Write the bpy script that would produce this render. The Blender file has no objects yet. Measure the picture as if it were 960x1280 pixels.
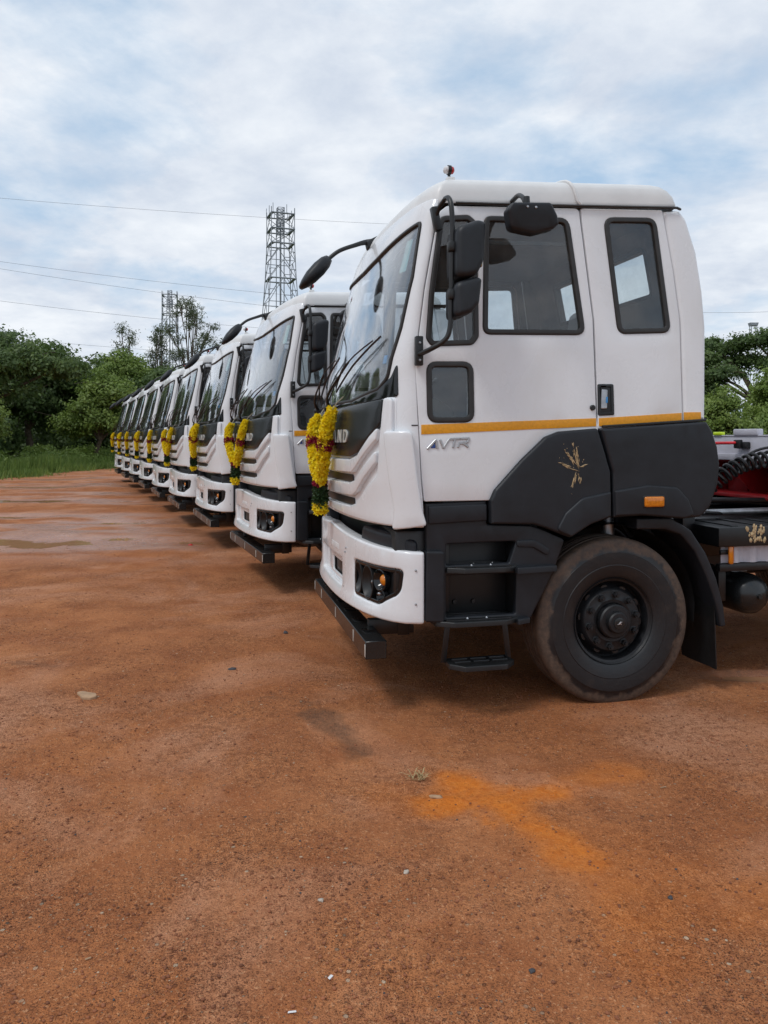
import bpy, bmesh, math, random
import numpy as np
from mathutils import Vector, Matrix, Euler
from mathutils.geometry import delaunay_2d_cdt

SC = bpy.context.scene
COL = SC.collection
R = math.radians
random.seed(7); RNG = np.random.default_rng(7)

# ------------------------------------------------------------------ camera
cam_d = bpy.data.cameras.new('camera'); cam = bpy.data.objects.new('camera', cam_d)
COL.objects.link(cam); SC.camera = cam
cam.location = (0, 0, 1.65); cam.rotation_euler = (R(90), 0, 0)
cam_d.sensor_width = 36; cam_d.lens = 961 / 1280 * 36; cam_d.shift_y = -92 / 1280
cam_d.clip_start = 0.05; cam_d.clip_end = 3000

# ------------------------------------------------------------------ sky, sun, exposure
SUN_DIR = Vector((-0.42, -0.40, 0.81)).normalized()      # towards the sun
sun_el = math.asin(SUN_DIR.z); sun_az = math.atan2(SUN_DIR.x, SUN_DIR.y)
W = bpy.data.worlds.new('World'); SC.world = W; W.use_nodes = True
nt = W.node_tree; nt.nodes.clear()
def wn(t, **k):
    n = nt.nodes.new(t)
    for a, b in k.items(): setattr(n, a, b)
    return n
out = wn('ShaderNodeOutputWorld'); bg = wn('ShaderNodeBackground'); bg.inputs['Strength'].default_value = 0.1
nt.links.new(bg.outputs[0], out.inputs[0])
sky = wn('ShaderNodeTexSky', sky_type='NISHITA', sun_disc=False)
sky.sun_elevation = sun_el; sky.sun_rotation = sun_az; sky.air_density = 1.0; sky.dust_density = 2.5; sky.ozone_density = 1.5
tc = wn('ShaderNodeTexCoord')
sep = wn('ShaderNodeSeparateXYZ'); nt.links.new(tc.outputs['Generated'], sep.inputs[0])
zc = wn('ShaderNodeMath', operation='MAXIMUM'); nt.links.new(sep.outputs[2], zc.inputs[0]); zc.inputs[1].default_value = 0.0
za = wn('ShaderNodeMath', operation='ADD'); nt.links.new(zc.outputs[0], za.inputs[0]); za.inputs[1].default_value = 0.22
dx = wn('ShaderNodeMath', operation='DIVIDE'); nt.links.new(sep.outputs[0], dx.inputs[0]); nt.links.new(za.outputs[0], dx.inputs[1])
dy = wn('ShaderNodeMath', operation='DIVIDE'); nt.links.new(sep.outputs[1], dy.inputs[0]); nt.links.new(za.outputs[0], dy.inputs[1])
cmb = wn('ShaderNodeCombineXYZ'); nt.links.new(dx.outputs[0], cmb.inputs[0]); nt.links.new(dy.outputs[0], cmb.inputs[1])
def cloud_noise(scale, detail, rough, dist, off):
    mp = wn('ShaderNodeMapping'); mp.inputs['Location'].default_value = off; mp.inputs['Rotation'].default_value = (0, 0, 0.35)
    mp.inputs['Scale'].default_value = (1.0, 1.0, 1)
    nt.links.new(cmb.outputs[0], mp.inputs[0])
    n = wn('ShaderNodeTexNoise'); n.inputs['Scale'].default_value = scale; n.inputs['Detail'].default_value = detail
    n.inputs['Roughness'].default_value = rough; n.inputs['Distortion'].default_value = dist
    nt.links.new(mp.outputs[0], n.inputs['Vector']); return n
n1 = cloud_noise(1.7, 9, 0.58, 0.15, (5.2, 2.1, 0))
cr = wn('ShaderNodeValToRGB'); nt.links.new(n1.outputs[0], cr.inputs[0])
cr.color_ramp.elements[0].position = 0.31; cr.color_ramp.elements[0].color = (0, 0, 0, 1)
cr.color_ramp.elements[1].position = 0.50; cr.color_ramp.elements[1].color = (1, 1, 1, 1)
n2 = cloud_noise(3.0, 9, 0.60, 0.1, (8.1, 4.4, 2))
cr2 = wn('ShaderNodeValToRGB'); nt.links.new(n2.outputs[0], cr2.inputs[0])
cr2.color_ramp.elements[0].position = 0.34; cr2.color_ramp.elements[0].color = (5.9, 6.6, 7.7, 1)
cr2.color_ramp.elements[1].position = 0.66; cr2.color_ramp.elements[1].color = (8.5, 8.9, 9.4, 1)
mixs = wn('ShaderNodeMix', data_type='RGBA')
nt.links.new(cr.outputs[0], mixs.inputs['Factor']); 
gain = wn('ShaderNodeMix', data_type='RGBA', blend_type='MIX'); gain.inputs['Factor'].default_value = 0.7
nt.links.new(sky.outputs[0], gain.inputs['A']); gain.inputs['B'].default_value = (4.9, 6.8, 8.9, 1)
nt.links.new(gain.outputs['Result'], mixs.inputs['A']); nt.links.new(cr2.outputs[0], mixs.inputs['B'])
nt.links.new(mixs.outputs['Result'], bg.inputs['Color'])

sd = bpy.data.lights.new('sun', 'SUN'); so = bpy.data.objects.new('sun', sd); COL.objects.link(so)
sd.energy = 1.25; sd.angle = R(14); sd.color = (1.0, 0.98, 0.95)
so.rotation_euler = (-SUN_DIR).to_track_quat('-Z', 'Y').to_euler()
SC.view_settings.view_transform = 'Standard'; SC.view_settings.look = 'None'
SC.view_settings.exposure = 0.08; SC.view_settings.gamma = 1.0; SC.view_settings.use_curve_mapping = False
SC.render.engine = 'CYCLES'
try:
    SC.cycles.max_bounces = 6; SC.cycles.diffuse_bounces = 3; SC.cycles.transparent_max_bounces = 16; SC.cycles.caustics_reflective = False; SC.cycles.caustics_refractive = False
except Exception: pass

# ------------------------------------------------------------------ materials
MATS = {}
class NT:
    """small node helper"""
    def __init__(s, name):
        s.m = bpy.data.materials.new(name); s.m.use_nodes = True; s.t = s.m.node_tree; s.t.nodes.clear()
        s.o = s.n('ShaderNodeOutputMaterial'); MATS[name] = s.m
    def n(s, t, **k):
        nd = s.t.nodes.new(t)
        for a, b in k.items(): setattr(nd, a, b)
        return nd
    def l(s, a, b): s.t.links.new(a, b)
    def coord(s, kind='Object'): return s.n('ShaderNodeTexCoord').outputs[kind]
    def noise(s, scale, detail=4, rough=.5, vec=None, dist=0, stretch=None):
        nd = s.n('ShaderNodeTexNoise'); nd.inputs['Scale'].default_value = scale; nd.inputs['Detail'].default_value = detail
        nd.inputs['Roughness'].default_value = rough; nd.inputs['Distortion'].default_value = dist
        v = vec or s.coord()
        if stretch:
            mp = s.n('ShaderNodeMapping'); mp.inputs['Scale'].default_value = stretch; s.l(v, mp.inputs[0]); v = mp.outputs[0]
        s.l(v, nd.inputs['Vector']); return nd.outputs[0]
    def ramp(s, fac, stops):
        nd = s.n('ShaderNodeValToRGB'); s.l(fac, nd.inputs[0]); e = nd.color_ramp.elements
        while len(e) < len(stops): e.new(0.5)
        for i, (p, c) in enumerate(stops):
            e[i].position = p; e[i].color = (c, c, c, 1) if not isinstance(c, tuple) else (*c, 1)
        return nd.outputs[0]
    def mix(s, fac, a, b, bt='MIX'):
        nd = s.n('ShaderNodeMix', data_type='RGBA', blend_type=bt)
        for k, x in (('Factor', fac), ('A', a), ('B', b)):
            i = nd.inputs[k]
            if hasattr(x, 'links'): s.l(x, i)
            else: i.default_value = x if k == 'Factor' else (*x, 1)
        return nd.outputs['Result']
    def math(s, op, a, b=0.0):
        nd = s.n('ShaderNodeMath', operation=op)
        for i, x in enumerate((a, b)):
            if hasattr(x, 'links'): s.l(x, nd.inputs[i])
            else: nd.inputs[i].default_value = x
        return nd.outputs[0]
    def attr(s, name): 
        nd = s.n('ShaderNodeAttribute'); nd.attribute_name = name; return nd.outputs['Fac']
    def bsdf(s, col, rough=.5, metal=0, coat=0, bump=None, bstr=.2, bdist=.01, **kw):
        b = s.n('ShaderNodeBsdfPrincipled')
        for k, x in (('Base Color', col), ('Roughness', rough), ('Metallic', metal), ('Coat Weight', coat)):
            i = b.inputs[k]
            if hasattr(x, 'links'): s.l(x, i)
            else: i.default_value = (*x, 1) if k == 'Base Color' else x
        for k, x in kw.items():
            k = k.replace('_', ' '); i = b.inputs[k]
            if hasattr(x, 'links'): s.l(x, i)
            else: i.default_value = x
        if bump is not None:
            bn = s.n('ShaderNodeBump'); bn.inputs['Strength'].default_value = bstr; bn.inputs['Distance'].default_value = bdist
            s.l(bump, bn.inputs['Height']); s.l(bn.outputs[0], b.inputs['Normal'])
        s.b = b; s.l(b.outputs[0], s.o.inputs[0]); return s
def simple(name, col, rough=.5, metal=0, coat=0, nscale=6, namt=.25, bumpscale=None, bstr=.15, **kw):
    t = NT(name)
    n = t.noise(nscale, 5, .6)
    c = t.mix(t.ramp(n, [(.3, 0.0), (.75, 1.0)]), tuple(x * (1 - namt) for x in col), tuple(min(1, x * (1 + namt)) for x in col))
    bmp = t.noise(bumpscale, 3, .6) if bumpscale else None
    t.bsdf(c, rough, metal, coat, bump=bmp, bstr=bstr, bdist=.004, **kw); return t.m

def white_paint():
    t = NT('white_paint')
    dust = t.ramp(t.noise(1.6, 6, .62, dist=.4, stretch=(1, 1, .7)), [(.46, 0.0), (.72, 1.0)])
    fine = t.ramp(t.noise(38, 4, .65), [(.55, 0.0), (.8, 1.0)])
    c = t.mix(dust, (.745, .765, .79), (.68, .69, .70)); c = t.mix(t.math('MULTIPLY', fine, .22), c, (.60, .57, .53))
    r = t.math('ADD', t.math('MULTIPLY', dust, .16), .24)
    t.bsdf(c, r, 0, .55, Coat_Roughness=.05)
white_paint()
simple('roof_fibre', (.70, .71, .71), .38, nscale=5, namt=.07, bumpscale=3, bstr=.05)
simple('dark_plastic', (.013, .0155, .020), .46, nscale=9, namt=.25, bumpscale=420, bstr=.12, Specular_IOR_Level=.38)
simple('black_plastic', (.010, .011, .012), .42, nscale=12, namt=.3, bumpscale=300, bstr=.1)
simple('black_satin', (.014, .016, .017), .27, nscale=3, namt=.3)
simple('black_gloss', (.008, .009, .010), .10, nscale=3, namt=.2)
simple('rubber_seal', (.020, .018, .017), .48, nscale=14, namt=.3)
simple('chassis_black', (.012, .012, .013), .38, nscale=8, namt=.5, bumpscale=60)
simple('rim_black', (.006, .007, .009), .5, nscale=14, namt=.6, bumpscale=50, bstr=.1)
simple('chrome', (.75, .76, .78), .16, 1.0, nscale=10, namt=.05)
simple('steel', (.42, .43, .45), .38, .85, nscale=20, namt=.25)
simple('badge_silver', (.46, .47, .49), .36, .7, nscale=10, namt=.1)
simple('badge_blue', (.02, .07, .28), .25)
simple('letter_pale', (.62, .62, .58), .35, .3)
simple('yellow_tape', (.72, .31, .008), .38, nscale=60, namt=.16)
simple('amber_lens', (.62, .19, .008), .2, nscale=80, namt=.25, coat=.5)
simple('red_lens', (.5, .015, .015), .2, coat=.5)
simple('clear_lens', (.75, .75, .76), .15, coat=.5)
simple('headliner', (.16, .165, .175), .85, nscale=20, namt=.12)
simple('seat_fabric', (.055, .058, .065), .9, nscale=60, namt=.3)
simple('dash_plastic', (.05, .052, .056), .6, nscale=20, namt=.2)
simple('red_paint', (.30, .012, .016), .42, nscale=5, namt=.35, coat=.2)
simple('grey_paint', (.50, .50, .56), .45, nscale=6, namt=.12)
simple('lime_plastic', (.55, .75, .02), .4)
simple('cable_black', (.010, .010, .011), .4)
simple('cable_red', (.65, .02, .03), .35)
simple('mud_dry', (.44, .33, .19), .95, nscale=40, namt=.35)
simple('wood_bark', (.11, .085, .062), .95, nscale=7, namt=.5, bumpscale=12, bstr=.6)
simple('galvanised', (.26, .28, .31), .6, 0.0, nscale=3, namt=.3)
simple('wire_metal', (.10, .11, .12), .5, .4)
simple('stone_tan', (.38, .24, .14), .85, nscale=25, namt=.25, bumpscale=60, bstr=.3)
simple('stone_pale', (.46, .40, .33), .85, nscale=40, namt=.3, bumpscale=80, bstr=.3)
simple('stone_dark', (.05, .05, .055), .7, nscale=30, namt=.3)
simple('stone_red', (.25, .09, .04), .9, nscale=3, namt=.6, bumpscale=60, bstr=.3)
simple('dry_grass', (.40, .30, .15), .9, nscale=20, namt=.3)
simple('string_fibre', (.42, .38, .28), .9)
simple('mirror_glass', (.8, .8, .82), .02, 1.0, namt=0)
simple('sticker_blue', (.05, .25, .55), .5); simple('sticker_teal', (.25, .50, .48), .5); simple('sticker_white', (.72, .72, .72), .5)

def glass(name, tint, f0=.045, pw=5.0):
    t = NT(name)
    geo = t.n('ShaderNodeNewGeometry'); dt = t.n('ShaderNodeVectorMath', operation='DOT_PRODUCT'); t.l(geo.outputs['Normal'], dt.inputs[0]); t.l(geo.outputs['Incoming'], dt.inputs[1])
    fr = t.math('ADD', t.math('MULTIPLY', t.math('POWER', t.math('SUBTRACT', 1.0, t.math('ABSOLUTE', dt.outputs['Value'])), pw), 1 - f0), f0)
    tr = t.n('ShaderNodeBsdfTransparent'); tr.inputs[0].default_value = (*tint, 1)
    gl = t.n('ShaderNodeBsdfGlossy'); gl.inputs['Roughness'].default_value = 0.015; gl.inputs['Color'].default_value = (.97, .98, 1, 1)
    dif = t.n('ShaderNodeBsdfDiffuse'); dif.inputs['Color'].default_value = (.45, .43, .40, 1)
    dust = t.math('MULTIPLY', t.ramp(t.noise(7, 6, .65), [(.42, 0.0), (.8, 1.0)]), .06)
    m0 = t.n('ShaderNodeMixShader'); t.l(t.math('ADD', dust, .015), m0.inputs[0]); t.l(tr.outputs[0], m0.inputs[1]); t.l(dif.outputs[0], m0.inputs[2])
    mx = t.n('ShaderNodeMixShader'); t.l(fr, mx.inputs[0]); t.l(m0.outputs[0], mx.inputs[1]); t.l(gl.outputs[0], mx.inputs[2])
    t.l(mx.outputs[0], t.o.inputs[0])
glass('side_glass', (.87, .90, .91)); glass('windshield_glass', (.93, .95, .96), .09, 3.6)
def wrap():
    t = NT('plastic_wrap')
    tr = t.n('ShaderNodeBsdfTransparent'); tr.inputs[0].default_value = (.9, .9, .9, 1)
    t.bsdf((.55, .56, .57), .3, bump=t.noise(26, 5, .7), bstr=.8, bdist=.02)
    mx = t.n('ShaderNodeMixShader'); mx.inputs[0].default_value = .6; t.l(tr.outputs[0], mx.inputs[1]); t.l(t.b.outputs[0], mx.inputs[2]); t.l(mx.outputs[0], t.o.inputs[0])
wrap()
def tyre_mat():
    t = NT('tyre_rubber')
    co = t.coord(); sp = t.n('ShaderNodeSeparateXYZ'); t.l(co, sp.inputs[0])
    r2 = t.math('SQRT', t.math('ADD', t.math('MULTIPLY', sp.outputs[0], sp.outputs[0]), t.math('MULTIPLY', sp.outputs[2], sp.outputs[2])))
    n = t.noise(5, 7, .65, dist=.5)
    e = t.math('ADD', r2, t.math('MULTIPLY', t.math('SUBTRACT', n, .5), .20))
    ring = t.ramp(e, [(.440, 0.0), (.462, 1.0)])
    nf = t.ramp(t.noise(30, 5, .7), [(.35, .35), (.7, 1.0)])
    light = t.math('MULTIPLY', t.ramp(t.noise(9, 6, .65), [(.52, 0.0), (.78, 1.0)]), .14)
    msk = t.math('MAXIMUM', t.math('MULTIPLY', t.math('MULTIPLY', ring, nf), .85), light)
    dirt = t.mix(t.noise(12, 5, .6), (.070, .047, .033), (.20, .125, .082))
    c = t.mix(msk, (.0085, .0092, .011), dirt)
    t.bsdf(c, t.math('ADD', t.math('MULTIPLY', msk, .35), .48), bump=t.noise(40, 4, .6), bstr=.25, bdist=.006)
tyre_mat()
def leafmat(name, c0, c1, c2, tr=.3):
    t = NT(name)
    v = t.attr('var'); c = t.ramp(v, [(0, c0), (.55, c1), (1, c2)])
    t.bsdf(c, .55)
    tl = t.n('ShaderNodeBsdfTranslucent'); t.l(c, tl.inputs[0])
    mx = t.n('ShaderNodeMixShader'); mx.inputs[0].default_value = tr; t.l(t.b.outputs[0], mx.inputs[1]); t.l(tl.outputs[0], mx.inputs[2]); t.l(mx.outputs[0], t.o.inputs[0])
leafmat('leaf_dark', (.042, .078, .024), (.085, .142, .038), (.145, .21, .055), .4)
leafmat('leaf_mid', (.085, .15, .030), (.17, .25, .048), (.25, .33, .075), .4)
leafmat('leaf_olive', (.06, .085, .045), (.10, .13, .065), (.15, .18, .09), .35)
leafmat('leaf_grass', (.11, .18, .035), (.18, .27, .055), (.26, .35, .09), .4)
leafmat('petal_yellow', (.90, .64, .006), (.95, .80, .015), (.97, .86, .07), .42)
leafmat('petal_red', (.16, .004, .02), (.30, .006, .035), (.40, .012, .06))
leafmat('leaf_garland', (.012, .035, .010), (.025, .06, .016), (.05, .09, .03))

def ground_mat():
    t = NT('red_earth')
    co = t.coord()
    def spots(scale, rmin, rmax, thr):
        vo = t.n('ShaderNodeTexVoronoi'); vo.inputs['Scale'].default_value = scale; t.l(co, vo.inputs['Vector'])
        sc_ = t.n('ShaderNodeSeparateColor'); t.l(vo.outputs['Color'], sc_.inputs[0])
        rad = t.math('MULTIPLY', t.math('POWER', sc_.outputs[0], 3.0), rmax)
        d = t.math('SUBTRACT', t.math('ADD', rad, rmin), vo.outputs['Distance'])
        return t.math('MULTIPLY', t.ramp(d, [(.0, 0.0), (.10, 1.0)]), t.ramp(sc_.outputs[1], [(thr, 0.0), (thr + .02, 1.0)])), sc_.outputs[2]
    big = t.noise(.45, 4, .6, dist=.3); mid = t.noise(2.3, 6, .66, dist=.25); fine = t.noise(26, 5, .75); grit = t.noise(170, 2, .75); grit2 = t.noise(75, 3, .75)
    patch = t.ramp(t.noise(1.3, 6, .62, dist=.5), [(.40, 0.0), (.62, 1.0)])
    c = t.mix(t.ramp(big, [(.36, 0.0), (.66, 1.0)]), (.47, .168, .060), (.56, .232, .098))
    c = t.mix(t.math('MULTIPLY', t.ramp(mid, [(.40, 0.0), (.68, 1.0)]), .85), c, (.35, .116, .044))
    c = t.mix(t.math('MULTIPLY', t.ramp(t.noise(.75, 5, .62, dist=.6), [(.50, 0.0), (.66, 1.0)]), .75), c, (.63, .315, .185))
    c = t.mix(t.math('MULTIPLY', t.ramp(fine, [(.44, 0.0), (.62, 1.0)]), t.math('ADD', t.math('MULTIPLY', patch, .5), .3)), c, (.225, .080, .034))
    c = t.mix(t.math('MULTIPLY', t.ramp(grit, [(.52, 0.0), (.60, 1.0)]), t.math('ADD', t.math('MULTIPLY', patch, .6), .35)), c, (.06, .024, .014))
    c = t.mix(t.math('MULTIPLY', t.ramp(grit2, [(.58, 0.0), (.66, 1.0)]), .65), c, (.68, .36, .19))
    s1, r1 = spots(46, .02, .42, .25); s2, r2 = spots(95, .04, .40, .2)
    pc = lambda r: t.ramp(r, [(0, (.10, .035, .018)), (.35, (.28, .10, .045)), (.6, (.46, .20, .09)), (.8, (.05, .025, .018)), (.97, (.62, .48, .34))])
    c = t.mix(t.math('MULTIPLY', s1, t.math('ADD', t.math('MULTIPLY', patch, .75), .2)), c, pc(r1)); c = t.mix(t.math('MULTIPLY', s2, .8), c, pc(r2))
    gn = t.math('MULTIPLY', t.math('SUBTRACT', t.math('ADD', t.math('MULTIPLY', fine, .6), t.math('MULTIPLY', grit2, .4)), .5), 1.5)
    oa = t.attr('orange'); da = t.attr('dark')
    org = t.ramp(t.math('ADD', oa, t.math('MULTIPLY', gn, t.math('MULTIPLY', oa, 1.3))), [(.04, 0.0), (.90, .95)]); drk = t.ramp(t.math('ADD', da, t.math('MULTIPLY', gn, da)), [(.10, 0.0), (.75, .7)]); wet = t.attr('wet'); grs = t.attr('grass')
    c = t.mix(org, c, t.mix(t.ramp(fine, [(.38, 0.0), (.66, 1.0)]), (.80, .245, .032), (.58, .150, .022)))
    c = t.mix(drk, c, (.10, .062, .042))
    c = t.mix(t.math('MULTIPLY', wet, .6), c, t.mix(.5, c, (.30, .15, .10)))
    c = t.mix(grs, c, t.mix(mid, (.05, .075, .02), (.10, .10, .04)))
    rough = t.math('SUBTRACT', .93, t.math('MULTIPLY', wet, .70))
    h = t.math('ADD', t.math('MULTIPLY', fine, .7), t.math('MULTIPLY', grit2, .5)); h = t.math('ADD', h, t.math('MULTIPLY', grit, .3)); h = t.math('ADD', h, t.math('MULTIPLY', s1, .35)); h = t.math('ADD', h, t.math('MULTIPLY', s2, .2))
    h = t.math('MULTIPLY', h, t.math('SUBTRACT', 1.0, t.math('MULTIPLY', wet, .8)))
    t.bsdf(c, rough, bump=h, bstr=.9, bdist=.026, Specular_IOR_Level=t.math('ADD', .15, t.math('MULTIPLY', wet, .75)))
ground_mat()
def water_mat():
    t = NT('muddy_water'); t.bsdf((.42, .215, .11), .10, bump=t.noise(3, 3, .5), bstr=.04, bdist=.01)
water_mat()

# ------------------------------------------------------------------ mesh helpers
def link(o, parent=None):
    COL.objects.link(o)
    if parent is not None: o.parent = parent
    return o
def empty(name, loc=(0, 0, 0), rz=0):
    o = bpy.data.objects.new(name, None); COL.objects.link(o); o.location = loc; o.rotation_euler = (0, 0, rz); o.empty_display_size = .2
    return o
def tag(o, label, cat, group=None, kind=None):
    if label: o['label'] = label
    if cat: o['category'] = cat
    if group: o['group'] = group
    if kind: o['kind'] = kind
    return o
class MB:
    """collects vertices and faces for one mesh"""
    def __init__(s): s.v = []; s.f = []; s.mi = []
    def add(s, v, f, mi=0):
        k = len(s.v); s.v += [tuple(p) for p in v]; s.f += [tuple(i + k for i in q) for q in f]; s.mi += [mi] * len(f); return s
    def build(s, name, mat, parent=None, angle=35, recalc=True, loc=None):
        return mk(name, s.v, s.f, mat, parent, angle, s.mi, recalc, loc)
def mk(name, v, f, mat, parent=None, angle=35, mi=None, recalc=True, loc=None):
    me = bpy.data.meshes.new(name); me.from_pydata([tuple(p) for p in v], [], [tuple(q) for q in f])
    mats = mat if isinstance(mat, (list, tuple)) else [mat]
    for m in mats: me.materials.append(MATS[m])
    if mi is not None and len(mats) > 1: me.polygons.foreach_set('material_index', mi)
    if recalc:
        bm = bmesh.new(); bm.from_mesh(me); bmesh.ops.recalc_face_normals(bm, faces=bm.faces); bm.to_mesh(me); bm.free()
    if angle is not None:
        me.shade_smooth(); me.set_sharp_from_angle(angle=R(angle))
    me.update()
    o = bpy.data.objects.new(name, me); link(o, parent)
    if loc is not None: o.location = loc
    return o
def fillet(pts, rad=.03, n=5):
    """round the corners of a closed 2D polygon; a point may carry its own radius"""
    out = []; N = len(pts)
    for i in range(N):
        p = Vector(pts[i][:2]); r = pts[i][2] if len(pts[i]) > 2 else rad
        a = Vector(pts[i - 1][:2]) - p; b = Vector(pts[(i + 1) % N][:2]) - p
        la, lb = a.length, b.length
        if r <= 0 or la < 1e-6 or lb < 1e-6: out.append((p.x, p.y)); continue
        ang = a.angle(b)
        d = min(r / max(math.tan(ang / 2), .05), la * .48, lb * .48)
        if ang > 3.0: out.append((p.x, p.y)); continue
        s = p + a / la * d; e = p + b / lb * d
        for k in range(n + 1):
            t = k / n; q = s * (1 - t) ** 2 + p * 2 * t * (1 - t) + e * t * t; out.append((q.x, q.y))
    return out
def area2(r): return sum(r[i - 1][0] * r[i][1] - r[i][0] * r[i - 1][1] for i in range(len(r))) / 2
def offset(ring, d):
    N = len(ring); o = []
    for i in range(N):
        x0, y0 = ring[i - 1]; x1, y1 = ring[i]; x2, y2 = ring[(i + 1) % N]
        ax, ay = x1 - x0, y1 - y0; bx, by = x2 - x1, y2 - y1
        la = math.hypot(ax, ay) or 1e-9; lb = math.hypot(bx, by) or 1e-9
        n1 = (ay / la, -ax / la); n2 = (by / lb, -bx / lb); k = 1 + n1[0] * n2[0] + n1[1] * n2[1]
        k = max(k, .5); o.append((x1 + d * (n1[0] + n2[0]) / k, y1 + d * (n1[1] + n2[1]) / k))
    return o
def inset(ring, d):
    """offset that keeps the point count and collapses runs that would fold over"""
    o = offset(ring, d); N = len(ring)
    for _ in range(6):
        bad = [((o[(i + 1) % N][0] - o[i][0]) * (ring[(i + 1) % N][0] - ring[i][0]) + (o[(i + 1) % N][1] - o[i][1]) * (ring[(i + 1) % N][1] - ring[i][1])) < -1e-12 for i in range(N)]
        if not any(bad): break
        st = next((i for i in range(N) if not bad[i - 1]), 0); i = 0
        while i < N:
            k = (st + i) % N
            if bad[k]:
                run = [k]
                while bad[run[-1]] and len(run) < N: run.append((run[-1] + 1) % N)
                mx = sum(o[j][0] for j in run) / len(run); my = sum(o[j][1] for j in run) / len(run)
                for j in run: o[j] = (mx, my)
                i += len(run)
            else: i += 1
    return o
def inside(p, ring):
    x, y = p; c = False; j = len(ring) - 1
    for i in range(len(ring)):
        xi, yi = ring[i]; xj, yj = ring[j]
        if (yi > y) != (yj > y) and x < (xj - xi) * (y - yi) / (yj - yi) + xi: c = not c
        j = i
    return c
def clean(ring):
    o = []
    for p in ring:
        if not o or math.hypot(p[0] - o[-1][0], p[1] - o[-1][1]) > 1e-4: o.append(p)
    if math.hypot(o[0][0] - o[-1][0], o[0][1] - o[-1][1]) < 1e-4: o.pop()
    return o
def subdiv(ring, step):
    o = []
    for i in range(len(ring)):
        a = ring[i]; b = ring[(i + 1) % len(ring)]; n = max(1, int(math.hypot(b[0] - a[0], b[1] - a[1]) / step))
        for k in range(n): o.append((a[0] + (b[0] - a[0]) * k / n, a[1] + (b[1] - a[1]) * k / n))
    return o
def panel_geo(fmap, outline, holes=(), r=.008, depth=.03, n0=0.0, grid=None, K=3):
    """closed plate with rolled edges: outline and holes in 2D, mapped by fmap(a, b, n) onto a surface"""
    rings = []
    for k, rg in enumerate([outline] + list(holes)):
        rg = clean(rg)
        if grid: rg = clean(subdiv(rg, grid))
        if (area2(rg) > 0) != (k == 0): rg = rg[::-1]
        rings.append(rg)
    levels = []
    for j in range(K + 1):
        a = j / K * math.pi / 2; levels.append((-r + r * math.sin(a), n0 - r + r * math.cos(a)))
    levels.append((0.0, n0 - depth))
    ins = [inset(rg, -r) for rg in rings]
    pts = []; edges = []
    for rg in ins:
        k = len(pts); pts += rg; edges += [(k + i, k + (i + 1) % len(rg)) for i in range(len(rg))]
    nb = len(pts)
    if grid:
        xs = [p[0] for p in ins[0]]; ys = [p[1] for p in ins[0]]
        x = min(xs) + grid * .6
        while x < max(xs):
            y = min(ys) + grid * .6
            while y < max(ys):
                if inside((x, y), ins[0]) and not any(inside((x, y), h) for h in ins[1:]):
                    if min((x - p[0]) ** 2 + (y - p[1]) ** 2 for p in pts[:nb]) > (grid * .45) ** 2: pts.append((x, y))
                y += grid
            x += grid
    ov, oe, of, vmap, _, _ = delaunay_2d_cdt([Vector(p) for p in pts], edges, [], 0, 1e-6)
    o2i = {}
    tri = []
    inv = [None] * len(ov)
    for i, src in enumerate(vmap):
        if src: inv[i] = src[0]
        else: inv[i] = len(pts); pts.append((ov[i].x, ov[i].y))
    for q in of:
        cx = sum(ov[i].x for i in q) / 3; cy = sum(ov[i].y for i in q) / 3
        if inside((cx, cy), ins[0]) and not any(inside((cx, cy), h) for h in ins[1:]):
            if all(inv[i] is not None for i in q): tri.append([inv[i] for i in q])
    V = []; Fc = []; MI = []
    L = []   # index of each level's ring points
    for (d, n) in levels:
        base = len(V)
        for rg in rings:
            for p in (inset(rg, d) if d < -1e-9 else rg): V.append(fmap(p[0], p[1], n))
        L.append(base)
    gi = len(V); gb = None
    for p in pts[nb:]: V.append(fmap(p[0], p[1], n0))
    gb = len(V)
    for p in pts[nb:]: V.append(fmap(p[0], p[1], n0 - depth))
    for q in tri:
        Fc.append([i + L[0] if i < nb else gi + i - nb for i in q]); MI.append(0)
        Fc.append([i + L[-1] if i < nb else gb + i - nb for i in q][::-1]); MI.append(1)
    k = 0
    for rg in rings:
        m = len(rg)
        for j in range(len(levels) - 1):
            for i in range(m):
                a, b = k + i, k + (i + 1) % m
                Fc.append([L[j] + a, L[j + 1] + a, L[j + 1] + b, L[j] + b]); MI.append(0)
        k += m
    return V, Fc, MI
def panel(name, mat, fmap, outline, parent=None, holes=(), r=.008, depth=.03, n0=0.0, grid=None, inner=None, K=3, angle=40):
    V, Fc, MI = panel_geo(fmap, outline, holes, r, depth, n0, grid, K)
    return mk(name, V, Fc, [mat, inner] if inner else mat, parent, angle, MI)
def ringpanel(name, mat, fmap, outline, width, parent, **k):
    o = clean(outline); o = o if area2(o) > 0 else o[::-1]
    return panel(name, mat, fmap, o, parent, holes=[offset(o, -width)], **k)
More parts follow.
